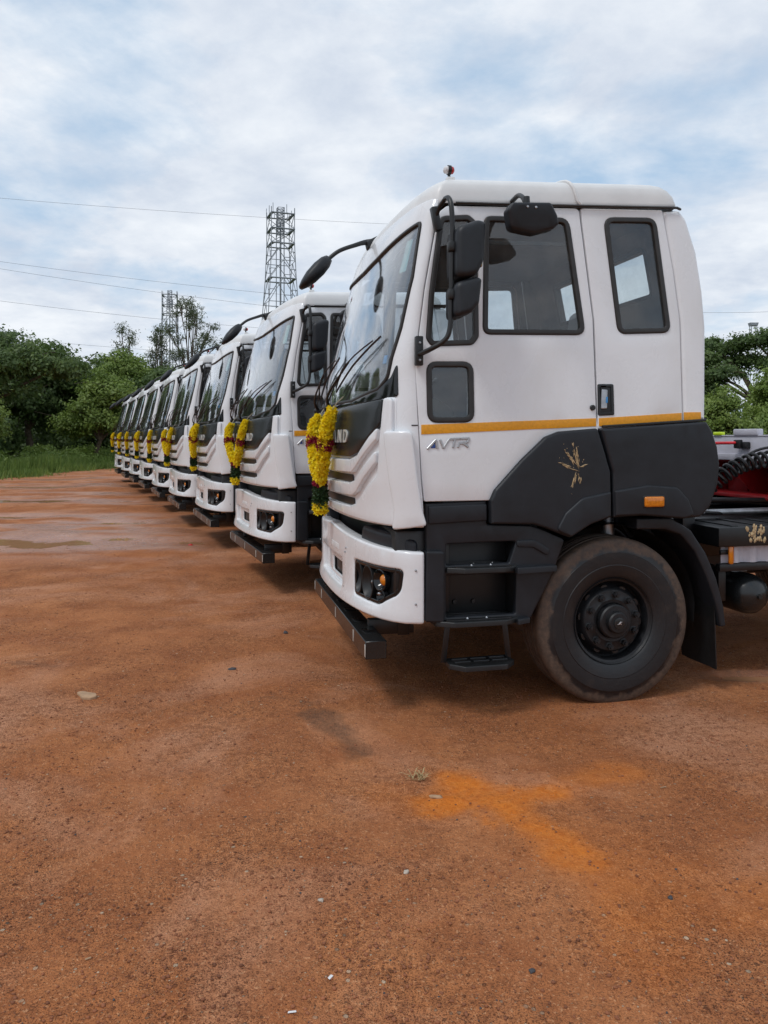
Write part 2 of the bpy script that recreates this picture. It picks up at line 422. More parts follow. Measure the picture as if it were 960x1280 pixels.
def tube_geo(path, r, seg=8, caps=True):
    P = [Vector(p) for p in path]; V = []; Fc = []
    rr = list(np.interp(np.linspace(0, 1, len(P)), np.linspace(0, 1, len(r)), r)) if isinstance(r, (list, tuple)) else [r] * len(P)
    t = (P[1] - P[0]).normalized(); up = Vector((0, 0, 1)) if abs(t.z) < .9 else Vector((1, 0, 0))
    x = t.cross(up).normalized()
    for i, p in enumerate(P):
        t = ((P[i] - P[i - 1]).normalized() if i else Vector()) + ((P[i + 1] - P[i]).normalized() if i < len(P) - 1 else Vector())
        t.normalize(); x = (x - t * x.dot(t)).normalized(); y = t.cross(x)
        for k in range(seg):
            a = 2 * math.pi * k / seg; V.append(p + (x * math.cos(a) + y * math.sin(a)) * rr[i])
    for i in range(len(P) - 1):
        for k in range(seg):
            a = i * seg + k; b = i * seg + (k + 1) % seg; Fc.append((a, b, b + seg, a + seg))
    if caps: Fc.append(tuple(range(seg))[::-1]); Fc.append(tuple(range(len(V) - seg, len(V))))
    return V, Fc
def smooth_path(pts, n=6):
    P = [Vector(p) for p in pts]; P = [P[0] * 2 - P[1]] + P + [P[-1] * 2 - P[-2]]; o = []
    for i in range(1, len(P) - 2):
        for k in range(n):
            t = k / n; a, b, c, d = P[i - 1:i + 3]
            o.append(.5 * ((2 * b) + (c - a) * t + (2 * a - 5 * b + 4 * c - d) * t * t + (3 * b - a - 3 * c + d) * t ** 3))
    o.append(P[-2]); return o
def tube(name, mat, path, r, parent=None, seg=8, smooth=0):
    if smooth: path = smooth_path(path, smooth)
    v, f = tube_geo(path, r, seg); return mk(name, v, f, mat, parent, 50)
def box_geo(c, s, bev=.01, rot=None, seg=2):
    bm = bmesh.new(); bmesh.ops.create_cube(bm, size=1)
    for v in bm.verts: v.co = Vector((v.co.x * s[0], v.co.y * s[1], v.co.z * s[2]))
    if bev: bmesh.ops.bevel(bm, geom=list(bm.edges), offset=bev, segments=seg, affect='EDGES', profile=.5)
    M = Euler(rot).to_matrix() if rot else Matrix.Identity(3)
    bm.verts.index_update()
    V = [M @ v.co + Vector(c) for v in bm.verts]; Fc = [[v.index for v in f.verts] for f in bm.faces]; bm.free(); return V, Fc
def rbox(name, mat, c, s, parent=None, bev=.01, rot=None, seg=2):
    v, f = box_geo(c, s, bev, rot, seg); return mk(name, v, f, mat, parent, 40)
def lathe_geo(prof, seg=48, c=(0, 0, 0), axis='y'):
    V = []; Fc = []; n = len(prof)
    for k in range(seg):
        a = 2 * math.pi * k / seg
        for (r, h) in prof:
            p = (r * math.cos(a), h, r * math.sin(a)) if axis == 'y' else ((h, r * math.cos(a), r * math.sin(a)) if axis == 'x' else (r * math.cos(a), r * math.sin(a), h))
            V.append((p[0] + c[0], p[1] + c[1], p[2] + c[2]))
    for k in range(seg):
        for j in range(n - 1):
            a = k * n + j; b = ((k + 1) % seg) * n + j; Fc.append((a, a + 1, b + 1, b))
    return V, Fc
def lathe(name, mat, prof, parent=None, seg=48, c=(0, 0, 0), axis='y', angle=35):
    v, f = lathe_geo(prof, seg, c, axis); return mk(name, v, f, mat, parent, angle)
def copy_tree(o, parent=None):
    c = o.copy(); COL.objects.link(c)
    if parent is not None: c.parent = parent
    for ch in list(o.children): copy_tree(ch, c)
    return c
def mirror_tree(o, parent, width=2.44):
    """a part and its sub-parts on the other side of the vehicle"""
    me = o.data.copy(); n = len(me.vertices); a = np.empty(n * 3, 'f'); me.vertices.foreach_get('co', a); a = a.reshape(-1, 3); a[:, 1] = width - a[:, 1]
    me.vertices.foreach_set('co', a.ravel()); me.flip_normals(); me.update()
    c = o.copy(); c.data = me; COL.objects.link(c); c.parent = parent
    for ch in list(o.children): mirror_tree(ch, c, width)
    return c

# ------------------------------------------------------------------ numeric noise for the ground
def hash2(ix, iy, s):
    h = (ix.astype(np.int64) * 374761393 + iy.astype(np.int64) * 668265263 + s * 974634727) & 0x7fffffff
    h = (h ^ (h >> 13)) * 1274126177 & 0x7fffffff
    return ((h ^ (h >> 16)) & 0xffff) / 65535.0
def vnoise(x, y, s=0):
    ix = np.floor(x); iy = np.floor(y); fx = x - ix; fy = y - iy; fx = fx * fx * (3 - 2 * fx); fy = fy * fy * (3 - 2 * fy)
    a = hash2(ix, iy, s); b = hash2(ix + 1, iy, s); c = hash2(ix, iy + 1, s); d = hash2(ix + 1, iy + 1, s)
    return a + (b - a) * fx + (c - a) * fy + (a - b - c + d) * fx * fy
def fbm(x, y, o=4, s=0):
    v = 0; a = .5; t = 0
    for k in range(o):
        v = v + a * vnoise(x * 2 ** k, y * 2 ** k, s + k * 17); t += a; a *= .5
    return v / t - .5
def sstep(a, b, x): t = np.clip((x - a) / (b - a), 0, 1); return t * t * (3 - 2 * t)

# ------------------------------------------------------------------ ground
def axis_pts(fine, lo, hi, f0, f1, g=1.09, gmax=12):
    a = list(np.arange(f0, f1, fine)); s = fine; x = a[-1]
    while x < hi: s = min(s * g, gmax); x += s; a.append(x)
    s = fine; x = a[0]; b = []
    while x > lo: s = min(s * g, gmax); x -= s; b.append(x)
    return np.array(b[::-1] + a)
PUDDLES = [(2.62, 5.35, .30, .10, 1.0), (-5.4, 12.3, 2.3, .7, .9), (-3.9, 12.3, 1.2, .45, .9), (-8.2, 16.4, 2.6, .5, 1.0), (-5.2, 15.2, 1.2, .3, .8), (-9.4, 20.5, 2.6, .55, .9), (-6.3, 19.5, 1.0, .3, .7),
           (-12.0, 26.5, 2.6, .7, .9), (-4.2, 18.0, .5, .25, .6), ]
def ground_fields(x, y):
    h = .022 * fbm(x * .5, y * .5, 3, 1) + .018 * fbm(x * 1.7, y * 1.7, 4, 2) + .015 * fbm(x * 7, y * 7, 3, 3)
    near = np.exp(-((y - 4) / 6) ** 2)
    for (xc, a0, a1, sgn) in ((-1.6, .16, -.030, 1), (.25, .16, -.030, 1), (-3.2, .42, -.028, 1)):     # old wheel tracks
        d = x - (xc + a0 * (y - 3) + a1 * (y - 3) ** 2) + .06 * fbm(x * .8, y * .8, 2, 71)
        g = np.exp(-(d / .13) ** 2) * sstep(1.5, 2.6, y) * (1 - sstep(9, 12, y)) * sstep(-.25, .15, fbm(x * .6, y * .6, 3, 72))
        h = h - .010 * g + .006 * np.exp(-((np.abs(d) - .19) / .05) ** 2) * g.clip(0, 1) + .0035 * g * np.sign(np.sin(y * 62 + np.sign(d) * d * 40))
    h = h + near * .011 * fbm(x * 20, y * 20, 2, 4)
    # muddy ruts across the middle distance
    mud = sstep(9.5, 12, y) * (1 - sstep(34, 42, y)) * (1 - sstep(-2.6, -.6, x + .42 * (y - 8) - 1.6 + 1.6 * fbm(x * .4, y * .4, 3, 8)))
    h = h + mud * (.060 * fbm(x * .75 + .25 * y, y * 1.7, 5, 5) + .03 * fbm(x * 2.2, y * 3.4, 3, 12))
    wet = np.zeros_like(x); pud = np.zeros_like(x)
    for (px, py, rx, ry, dep) in PUDDLES:
        d = np.sqrt(((x - px) / rx) ** 2 + ((y - py) / ry) ** 2) + 1.5 * fbm(x * 1.3 + px, y * 2.4 + py, 5, 6)
        pud = np.maximum(pud, dep * (1 - sstep(.5, 1.2, d)))
        wet = np.maximum(wet, (1 - sstep(.7, 1.8, d)) * .95)
    wet = np.maximum(wet, mud * sstep(.0, .16, fbm(x * .45 + .2 * y, y * 1.1, 5, 9)) * .95)
    lw = np.exp(-(((x + 5.6) / 1.9) ** 2 + ((y - 9.0) / .8) ** 2)) * sstep(-.12, .12, fbm(x * 1.1, y * 1.6, 4, 14)); wet = np.maximum(wet, .55 * lw)
    h = h - .04 * pud
    tr = np.exp(-(((x - 1.45) / .5) ** 2 + ((y - 4.9) / .5) ** 2)); h = h * (1 - .8 * tr)
    h = np.where(y < .6, h * .3, h)
    return h, wet
def seg_dist(x, y, a, b):
    ax, ay = a; bx, by = b; dx_, dy_ = bx - ax, by - ay
    t = np.clip(((x - ax) * dx_ + (y - ay) * dy_) / (dx_ ** 2 + dy_ ** 2), 0, 1)
    return np.hypot(x - ax - t * dx_, y - ay - t * dy_), t
def px2g(px, py): t = 961 * 1.65 / (py - 548); return ((px - 480) * t / 961, t)
def make_ground():
    xs = axis_pts(.032, -420, 420, -4.2, 4.6, 1.06, 25); ys = axis_pts(.032, -300, 700, 1.9, 8.0, 1.035, 25)
    X, Y = np.meshgrid(xs, ys); sh = X.shape; x = X.ravel(); y = Y.ravel()
    h, wet = ground_fields(x, y)
    nz = fbm(x * 5, y * 5, 4, 31); nz2 = fbm(x * 1.4, y * 1.4, 4, 33)
    nz3 = fbm(x * 16 + 5 * y, y * 16, 3, 35); org = np.zeros_like(x)
    for (p, q, w, s) in [((565, 975), (640, 1005), .12, 1.0), ((550, 1002), (690, 990), .11, 1.0), ((690, 988), (770, 968), .12, .45), ((630, 1010), (725, 1075), .12, .85),
                         ((725, 1075), (800, 1130), .17, .36), ((590, 1005), (622, 1038), .06, .95), ((790, 1085), (940, 1130), .22, .26), ((770, 1120), (815, 1190), .18, .22), ((500, 1000), (560, 1010), .16, .25), ((700, 1030), (800, 1060), .16, .18)]:
        d, t = seg_dist(x, y, px2g(*p), px2g(*q)); d = d + .20 * nz + .08 * nz2 + .06 * nz3
        org = np.maximum(org, s * (.80 * (1 - sstep(w * .25, w * 1.35, d)) + .20 * (1 - sstep(w * .5, w * 3.2, d))) * (.82 + .7 * nz3))
    dark = np.zeros_like(x)
    for (p, q, w, s) in [((395, 890), (455, 940), .10, .6), ((640, 770), (700, 790), .2, .3), ((330, 870), (400, 880), .05, .35), ((20, 830), (70, 833), .07, .45), ((570, 1010), (660, 1000), .01, .0)]:
        d, t = seg_dist(x, y, px2g(*p), px2g(*q)); d = d + .2 * nz
        dark = np.maximum(dark, s * (1 - sstep(w * .3, w * 1.5, d)))
    gr = np.maximum(1 - sstep(-16.6, -15.6, x + 2.2 * fbm(x * .25, y * .25, 3, 41)), sstep(46.5, 49, y + 3 * fbm(x * .2, y * .2, 3, 43)))
    gr = np.maximum(gr, sstep(9, 11, x - .1 * y))
    n = sh[0] * sh[1]; me = bpy.data.meshes.new('ground')
    me.vertices.add(n); me.vertices.foreach_set('co', np.column_stack([x, y, h]).astype('f').ravel())
    idx = np.arange(n).reshape(sh); q = np.stack([idx[:-1, :-1], idx[:-1, 1:], idx[1:, 1:], idx[1:, :-1]], -1).reshape(-1, 4)
    me.loops.add(q.size); me.loops.foreach_set('vertex_index', q.ravel().astype('i'))
    me.polygons.add(len(q)); me.polygons.foreach_set('loop_start', np.arange(0, q.size, 4).astype('i'))
    me.update(calc_edges=True); me.validate()
    org = np.clip(org, 0, 1)
    for nm, arr in (('orange', org), ('dark', dark), ('wet', wet), ('grass', gr)):
        a = me.attributes.new(nm, 'FLOAT', 'POINT'); a.data.foreach_set('value', arr.astype('f'))
    me.materials.append(MATS['red_earth']); me.shade_smooth()
    o = bpy.data.objects.new('ground', me); COL.objects.link(o); o['kind'] = 'structure'
    w = mk('puddle_water', [(-16, 9, -.034), (-1.5, 9, -.034), (-1.5, 34, -.034), (-16, 34, -.034)], [(0, 1, 2, 3)], 'muddy_water', None, None); w['kind'] = 'structure'
    w = mk('puddle_water', [(2.2, 5.0, -.030), (3.2, 5.0, -.030), (3.2, 5.7, -.030), (2.2, 5.7, -.030)], [(0, 1, 2, 3)], 'muddy_water', None, None); w['kind'] = 'structure'
    return o
make_ground()
def gz(x, y): return float(ground_fields(np.array([x]), np.array([y]))[0][0])

# ------------------------------------------------------------------ gravel, stones, litter
def stone_geo(c, s, rnd, seg=1):
    bm = bmesh.new(); bmesh.ops.create_icosphere(bm, subdivisions=seg, radius=1); bm.verts.index_update()
    a = rnd.random() * 6.28; ca, sa = math.cos(a), math.sin(a); V = []
    for v in bm.verts:
        k = 1 + (rnd.random() - .5) * .55; p = Vector((v.co.x * s[0], v.co.y * s[1], v.co.z * s[2])) * k
        V.append((c[0] + p.x * ca - p.y * sa, c[1] + p.x * sa + p.y * ca, c[2] + p.z))
    Fc = [[v.index for v in f.verts] for f in bm.faces]; bm.free(); return V, Fc
def make_gravel():
    rnd = random.Random(3); protos = [stone_geo((0, 0, 0), (1, .8, .6), rnd) for _ in range(8)]
    for mat, cnt, lo, hi, nm in (('stone_red', 16000, .0022, .0085, 'gravel'), ('stone_dark', 900, .002, .006, 'gravel'), ('stone_tan', 260, .002, .0055, 'gravel')):
        m = cnt * 5; t = 1.9 + 10 * RNG.random(m) ** 1.35; x = RNG.uniform(-.56, .56, m) * t
        ok = np.nonzero(RNG.random(m) < .22 + 4.5 * np.maximum(0, fbm(x * 1.2, t * 1.2, 3, 51)))[0][:cnt]; x = x[ok]; y = t[ok]; h, _ = ground_fields(x, y); n = len(x)
        P = np.array([pv for pv, pf in protos]); pf = np.array(protos[0][1]); sz = lo + (hi - lo) * RNG.random(n) ** 3; a = RNG.random(n) * 6.28; p = P[RNG.integers(0, 8, n)] * sz[:, None, None]
        ca, sa = np.cos(a)[:, None], np.sin(a)[:, None]
        V = np.stack([x[:, None] + p[:, :, 0] * ca - p[:, :, 1] * sa, y[:, None] + p[:, :, 0] * sa + p[:, :, 1] * ca, h[:, None] + sz[:, None] * .25 + p[:, :, 2]], -1).reshape(-1, 3)
        Fc = (pf[None] + (np.arange(n) * P.shape[1])[:, None, None]).reshape(-1, 3)
        me = bpy.data.meshes.new(nm); me.vertices.add(len(V)); me.vertices.foreach_set('co', V.astype('f').ravel()); me.loops.add(Fc.size); me.loops.foreach_set('vertex_index', Fc.ravel().astype('i'))
        me.polygons.add(len(Fc)); me.polygons.foreach_set('loop_start', np.arange(0, Fc.size, 3).astype('i')); me.update(calc_edges=True); me.materials.append(MATS[mat])
        o = link(bpy.data.objects.new(nm, me))
        tag(o, {'stone_red': 'fine reddish gravel strewn over the bare red earth', 'stone_dark': 'fine dark grit strewn over the bare red earth', 'stone_tan': 'fine tan grit strewn over the bare red earth'}[mat], 'gravel', kind='stuff')
make_gravel()
def stone(px, py, sx, sy, sz, mat, name, label, cat, group=None):
    x, y = px2g(px, py); rnd = random.Random(int(px * 7 + py)); v, f = stone_geo((0, 0, 0), (sx, sy, sz), rnd, 2)
    o = mk(name, v, f, mat, None, 60, recalc=False); o.location = (x, y, gz(x, y) + sz * .45); tag(o, label, cat, group); return o
# flat tan stone slab left of the row
sl = panel('flat_stone', 'stone_tan', lambda a, b, n: (a, b, n), fillet([(-.085, .02), (-.05, .045), (.0, .035), (.05, .03), (.085, -.015), (.06, -.05), (.0, -.055), (-.035, -.02)], .02), None, r=.006, depth=.03, n0=.012)
gx, gy = px2g(108, 871); sl.location = (gx, gy, gz(gx, gy) + .004); sl.rotation_euler = (0.03, 0.02, -.2)
tag(sl, 'flat tan stone lying alone on the red earth at left', 'stone')
stone(508, 1091, .012, .009, .008, 'stone_pale', 'pebble', 'small pale pebble below the orange soil patch', 'pebble')
stone(401, 1127, .010, .008, .006, 'stone_pale', 'pebble', 'pale pebble in the middle of the bare foreground', 'pebble')
stone(665, 1213, .013, .009, .007, 'stone_dark', 'pebble', 'dark pebble near the bottom edge right of centre', 'pebble')
stone(478, 746, .028, .02, .016, 'stone_red', 'clod', 'reddish clod of earth by the second bumper bar', 'clod')
stone(545, 994, .03, .014, .01, 'stone_tan', 'clod', 'orange brown clod beside the dry grass tuft', 'clod')
stone(838, 1125, .011, .009, .007, 'stone_dark', 'pebble', 'dark pebble right of the faint orange streak', 'pebble')
stone(290, 837, .03, .02, .012, 'stone_dark', 'clod', 'dark clod of earth in front of the second truck', 'clod')
stone(357, 792, .03, .02, .012, 'stone_dark', 'clod', 'dark flat clod left of the nearest bumper bar', 'clod')
stone(238, 680, .035, .03, .02, 'red_lens', 'litter', 'small red scrap lying on earth before the third truck', 'litter')
def litter(px, py, w, h, a, mat, label):
    x, y = px2g(px, py); o = panel('litter', mat, lambda p, q, n: (p, q, n + 3 * p * p), fillet([(-w, -h), (w, -h * .6), (w * .9, h), (-w * .8, h * .7)], .002), None, r=.001, depth=.002, n0=.003)
    o.location = (x, y, gz(x, y) + .003); o.rotation_euler = (0, 0, a); tag(o, label, 'litter')
litter(413, 1222, .010, .006, .9, 'sticker_white', 'white paper scrap near the bottom of the foreground')
litter(365, 1266, .013, .004, .1, 'sticker_white', 'thin pale chip at the bottom edge left of centre')
litter(110, 1200, .010, .004, .5, 'stone_tan', 'tan chip on the earth at lower left')
litter(829, 985, .018, .004, .3, 'stone_tan', 'dry straw chip on the earth right of the orange patch')
def grass_tuft():
    x, y = px2g(520, 972); mb = MB(); rnd = random.Random(5)
    for k in range(34):
        a = rnd.random() * 6.28; l = rnd.uniform(.03, .085); b = Vector((rnd.uniform(-.035, .035), rnd.uniform(-.03, .03), 0)); d = Vector((math.cos(a) * .8, math.sin(a) * .8, rnd.uniform(.25, 1))).normalized()
        w = Vector((-math.sin(a), math.cos(a), 0)) * .0022; m = b + d * l * .6; e = b + d * l - Vector((0, 0, l * .25))
        mb.add([b - w, b + w, m + w, m - w, e], [(0, 1, 2, 3), (3, 2, 4)])
    o = mb.build('grass_tuft', 'dry_grass', None, None, False, (x, y, gz(x, y))); tag(o, 'small dry grass tuft at left end of the orange patch', 'grass tuft')
grass_tuft()

# ------------------------------------------------------------------ the truck (local axes: x = to the rear, y = away from the near side, z = up)
TW = 2.44; PW = 2.3
_ph = np.linspace(0, math.pi / 2, 300)
_pv = 1.22 - 1.22 * np.cos(_ph) ** (2 / PW); _pu = -.33 * np.sin(_ph) ** (2 / PW)
_ps = np.concatenate([[0], np.cumsum(np.hypot(np.diff(_pv), np.diff(_pu)))])
HALF = float(_ps[-1])
def itp(z, t): return float(np.interp(z, t[0], t[1]))
def vside(z):
    t = z - 1.75
    return .055 * (t if t > .1 else (max(0, t + .1) ** 2) / .4)
T_US = ([1.0, 1.28, 1.41, 1.78, 2.1, 2.2, 2.535, 2.99, 3.1], [-1.235, -1.245, -1.258, -1.277, -1.288, -1.275, -1.226, -1.138, -1.11])
T_B = ([1.0, 1.3, 1.65, 1.8, 1.93, 2.2, 2.95, 3.1], [.325, .33, .335, .31, .285, .24, .16, .15])
def cab_pt(a, z):
    us = itp(z, T_US); B = itp(z, T_B); w = 1.22 - vside(z)
    if a < 0: return us - a, 1.22 - w
    if a > 2 * HALF: return us + (a - 2 * HALF), 1.22 + w
    aa = a if a <= HALF else 2 * HALF - a
    p = float(np.interp(aa, _ps, _ph)); t = w * max(0.0, math.cos(p)) ** (2 / PW); u = us - B * math.sin(p) ** (2 / PW)
    return u, (1.22 - t if a <= HALF else 1.22 + t)
def bump_pt(a, z):
    us = -1.235; B = .34
    lip = .022 * float(sstep(.655, .615, np.float64(z))) if z < .655 else 0.0
    if a < 0: return us - a, 0.0
    if a > 2 * HALF: return us + (a - 2 * HALF), TW
    aa = a if a <= HALF else 2 * HALF - a
    p = float(np.interp(aa, _ps, _ph)); t = 1.22 * max(0.0, math.cos(p)) ** (2 / PW); u = us - (B + lip) * math.sin(p) ** (2 / PW)
    return u, (1.22 - t if a <= HALF else 1.22 + t)
def surf_map(S):
    def f(a, z, n):
        e = .012; u, v = S(a, z); u1, v1 = S(a + e, z); u0, v0 = S(a - e, z)
        ua, va = S(a, z + e); ub, vb = S(a, z - e)
        T = Vector((u1 - u0, v1 - v0, 0)); Z = Vector((ua - ub, va - vb, 2 * e)); N = Z.cross(T); 
        if N.length < 1e-9: N = Vector((-1, 0, 0))
        N.normalize(); return (u + N.x * n, v + N.y * n, z + N.z * n)
    return f
FM = surf_map(cab_pt); BM = surf_map(bump_pt)
def SM(u, z, n): return (u, vside(z) - n, z)         # near side of the cab
def flat(v0): return lambda u, z, n: (u, v0 - n, z)
def sym(pts): return list(pts) + [(2 * HALF - p[0],) + tuple(p[1:]) for p in reversed(pts)]   # half outline -> full front outline

def text_mesh(body, size, extrude):
    cu = bpy.data.curves.new('t', 'FONT'); cu.body = body; cu.size = size; cu.extrude = extrude; cu.align_x = 'CENTER'; cu.offset = .0016
    o = bpy.data.objects.new('t', cu); COL.objects.link(o); bpy.context.view_layer.update()
    me = bpy.data.meshes.new_from_object(o.evaluated_get(bpy.context.evaluated_depsgraph_get()))
    v = [tuple(p.co) for p in me.vertices]; f = [tuple(p.vertices) for p in me.polygons]
    bpy.data.objects.remove(o); bpy.data.meshes.remove(me); return v, f

def make_wheel(parent, loc, flip=False):
    g = 1
    rim = [(.268, .012), (.272, .022), (.262, .030), (.250, .034), (.243, .050), (.240, .095), (.232, .102), (.222, .094), (.205, .062), (.196, .045), (.188, .036), (.140, .034), (.132, .028), (.112, .030), (.108, .055), (.02, .055), (.02, .2), (.22, .2), (.25, .25), (.268, .262)]
    w = lathe('wheel', 'rim_black', rim, parent, 64); w.location = loc
    ty = [(.262, .03), (.276, .012), (.290, .004), (.330, -.006), (.352, -.010), (.356, -.007), (.400, -.011), (.432, -.010), (.436, -.006), (.470, -.002), (.496, .003), (.511, .010), (.519, .022), (.523, .040)]
    cut = [(.522, .070), (.510, .073), (.510, .083), (.523, .086), (.524, .118), (.511, .121), (.511, .131), (.524, .134), (.524, .150), (.511, .153), (.511, .163), (.524, .166), (.523, .198), (.510, .201), (.510, .211), (.522, .214)]
    prof = ty + cut + [(r, .284 - h) for r, h in reversed(ty)]
    V, Fc = lathe_geo(prof, 112)
    out = []
    for (x, y, z) in V:
        lim = -(loc[2] + .008)
        if z < lim: k = (lim - z); y = y - k * .5 if y < .14 else y + k * .5; x *= 1 + k * .15; z = lim + random.uniform(-.002, .002)
        out.append((x, y, z))
    mk('tyre', out, Fc, 'tyre_rubber', w, 40)
    mb = MB()      # raised block edge marks around the tread shoulder
    for k in range(56):
        a = 2 * math.pi * k / 56; c, s = math.cos(a), math.sin(a)
        if s < -.9: continue
        vv, ff = box_geo((0, .052, 0), (.018, .028, .012), 0)
        for y0 in (0, .18):
            mb.add([(p[0] * -s + c * (.5135 + p[2]), p[1] + y0, p[0] * c + s * (.5135 + p[2])) for p in vv], ff)
    mb.build('tread_block', 'tyre_rubber', w, 30)['kind'] = 'stuff'
    hub = lathe('hub', 'rim_black', [(.108, .05), (.106, -.004), (.098, -.012), (.070, -.014), (.066, -.040), (.058, -.048), (.0, -.050)], w, 40)
    lathe('hub_cap', 'black_satin', [(.036, -.049), (.035, -.056), (.028, -.058), (.0, -.058)], w, 24)
    p = [(-.020, -.006), (-.004, .002), (.002, .012), (.018, .010), (.006, .004), (.012, -.008), (0, -.004)]
    panel('emblem', 'badge_silver', lambda a, b, n: (a, -.059 - n, b), p, w, r=.001, depth=.004, n0=.003)
    nv, nf = lathe_geo([(.0, -.022), (.010, -.022), (.011, -.012), (.012, -.010), (.0205, -.010), (.0205, .014), (.028, .016), (.029, .022), (.0, .022)], 6)
    nm = None
    for k in range(10):
        a = 2 * math.pi * (k + .3) / 10
        if nm is None:
            o = mk('lug_nut', nv, nf, 'rim_black', w, 30); nm = o.data
        else: o = link(bpy.data.objects.new('lug_nut', nm), w)
        o.location = (.164 * math.cos(a), .018, .164 * math.sin(a))
    hm = None
    for k in range(10):
        a = 2 * math.pi * (k + .8) / 10
        if hm is None:
            o = mk('hand_hole', *lathe_geo([(0, -.002), (.014, -.002), (.017, .004), (.017, .02)], 14), 'cable_black', w, 30); hm = o.data
        else: o = link(bpy.data.objects.new('hand_hole', hm), w)
        o.location = (.210 * math.cos(a), .066, .210 * math.sin(a)); o.rotation_euler = (0, -a, 0); o.scale = (.8, 1, 1.5)
    return w

def make_truck():
    T = empty('truck')
    WIN_SEAL = dict(r=.007, depth=.03, n0=.008)
    # ---------------- near door
    fend_top = [(-.138, 1.705), (-.393, 1.690), (-.482, 1.655), (-.637, 1.521), (-.810, 1.347), (-.835, 1.285)]
    door_o = fillet([(-1.232, 1.283), (-1.246, 1.41), (-1.266, 1.78), (-1.284, 2.12), (-1.26, 2.22), (-1.214, 2.535), (-1.122, 2.99, .05), (-1.07, 3.032, .04), (-.215, 3.074, .03), (-.140, 2.384, 0), (-.134, 1.787), (-.120, 1.69), (-.40, 1.665), (-.49, 1.625), (-.637, 1.50), (-.80, 1.33), (-.83, 1.283)], .012)
    qw = fillet([(-1.120, 2.965, .06), (-.935, 2.985, .05), (-.886, 2.945, .05), (-.888, 2.25, .05), (-.925, 2.203, .05), (-1.185, 2.188, .05), (-1.213, 2.235, .05), (-1.19, 2.50, 0)], .05)
    mw = fillet([(-.838, 2.985, .05), (-.285, 3.010, .07), (-.192, 2.285, .06), (-.862, 2.268, .05)], .05)
    lw = fillet([(-1.214, 2.098), (-.925, 2.104), (-.925, 1.744), (-1.212, 1.740)], .065)
    door = panel('door', 'white_paint', SM, door_o, T, [qw, mw, lw], r=.005, depth=.05, grid=.16, inner='headliner')
    for o in (qw, mw, lw):
        sl_ = ringpanel('window_seal', 'rubber_seal', SM, o, .032, door, **WIN_SEAL)
        oo = o if area2(clean(o)) > 0 else o[::-1]
        panel('window_glass', 'side_glass', SM, offset(clean(oo), -.026), door, r=.0015, depth=.004, n0=-.008, K=1)
    panel('window_rail', 'rubber_seal', SM, [(-.815, 2.843), (-.285, 2.862), (-.282, 2.836), (-.815, 2.818)], door, r=.003, depth=.012, n0=-.013)
    panel('reflective_tape', 'yellow_tape', SM, [(-1.250, 1.673), (-.137, 1.724), (-.137, 1.774), (-1.250, 1.729)], door, r=.001, depth=.006, n0=.003)
    lathe('lock', 'black_plastic', [(0, -.008), (.014, -.008), (.017, -.004), (.017, .01)], door, 20, (-.160, 0, 1.838))
    # lettering A V T R as raised silver strokes with a blue wedge
    def stroke(p, q, w, mb):
        d = Vector((q[0] - p[0], q[1] - p[1])).normalized(); nn = Vector((-d.y, d.x)) * w / 2
        ring = [(p[0] - nn.x, p[1] - nn.y), (q[0] - nn.x, q[1] - nn.y), (q[0] + nn.x, q[1] + nn.y), (p[0] + nn.x, p[1] + nn.y)]
        v, f, _ = panel_geo(SM, ring, (), .002, .010, .007, None, 1); mb.add(v, f)
    x0, z0, sl2 = -1.215, 1.588, .045
    def L(x, y): return (x0 + x + sl2 * 0 + y * .25, z0 + x * sl2 + y)
    ems = {'A': [((0, 0), (.040, .052)), ((.040, .052), (.062, .0))], 'V': [((.066, .052), (.098, .0)), ((.098, .0), (.122, .052))],
           'T': [((.128, .052), (.188, .052)), ((.157, .052), (.157, 0))], 'R': [((.192, .052), (.245, .052)), ((.245, .052), (.240, .027)), ((.240, .027), (.190, .024)), ((.215, .024), (.252, 0)), ((.188, .0), (.190, .026))]}
    for ch, ss in ems.items():
        mb = MB()
        for p, q in ss: stroke(L(*p), L(*q), .0125, mb)
        mb.build('badge_letter', 'badge_silver', door, 30)
    panel('badge_wedge', 'badge_blue', SM, [L(.020, .004), L(.050, .004), L(.038, .034)], door, r=.001, depth=.005, n0=.004)
    # fender half that belongs to the door
    ff = fillet([(-.83, 1.145, .01), (-.833, 1.285, .02), (-.805, 1.345, .05), (-.637, 1.521), (-.482, 1.660, .06), (-.393, 1.692), (-.142, 1.712, .02), (-.104, 1.60), (-.055, 1.443), (-.049, 1.168, .01), (-.192, 1.127), (-.325, 1.050, .02), (-.482, 1.112, .04), (-.56, 1.136)], .03)
    fd = panel('fender', 'dark_plastic', flat(0), ff, door, r=.016, depth=.09, n0=.034, grid=.10, K=4)
    panel('arch_flare', 'dark_plastic', flat(0), fillet([(-.42, 1.098), (-.36, 1.20, .05), (-.25, 1.29, .08), (-.058, 1.325, .01), (-.058, 1.172, .01), (-.192, 1.13), (-.322, 1.056, .01)], .03), door, r=.012, depth=.03, n0=.046, K=4)
    rnd = random.Random(11); mb = MB()
    def fleck(px, pz, ang, l, w, y0=-.0352):
        d = Vector((math.cos(ang), 0, math.sin(ang))); q = Vector((-math.sin(ang), 0, math.cos(ang))); c_ = Vector((px, y0, pz))
        mb.add([c_ - d * l, c_ + q * w, c_ + d * l, c_ - q * w, c_ + Vector((0, -.003, 0))], [(0, 1, 4), (1, 2, 4), (2, 3, 4), (3, 0, 4)])
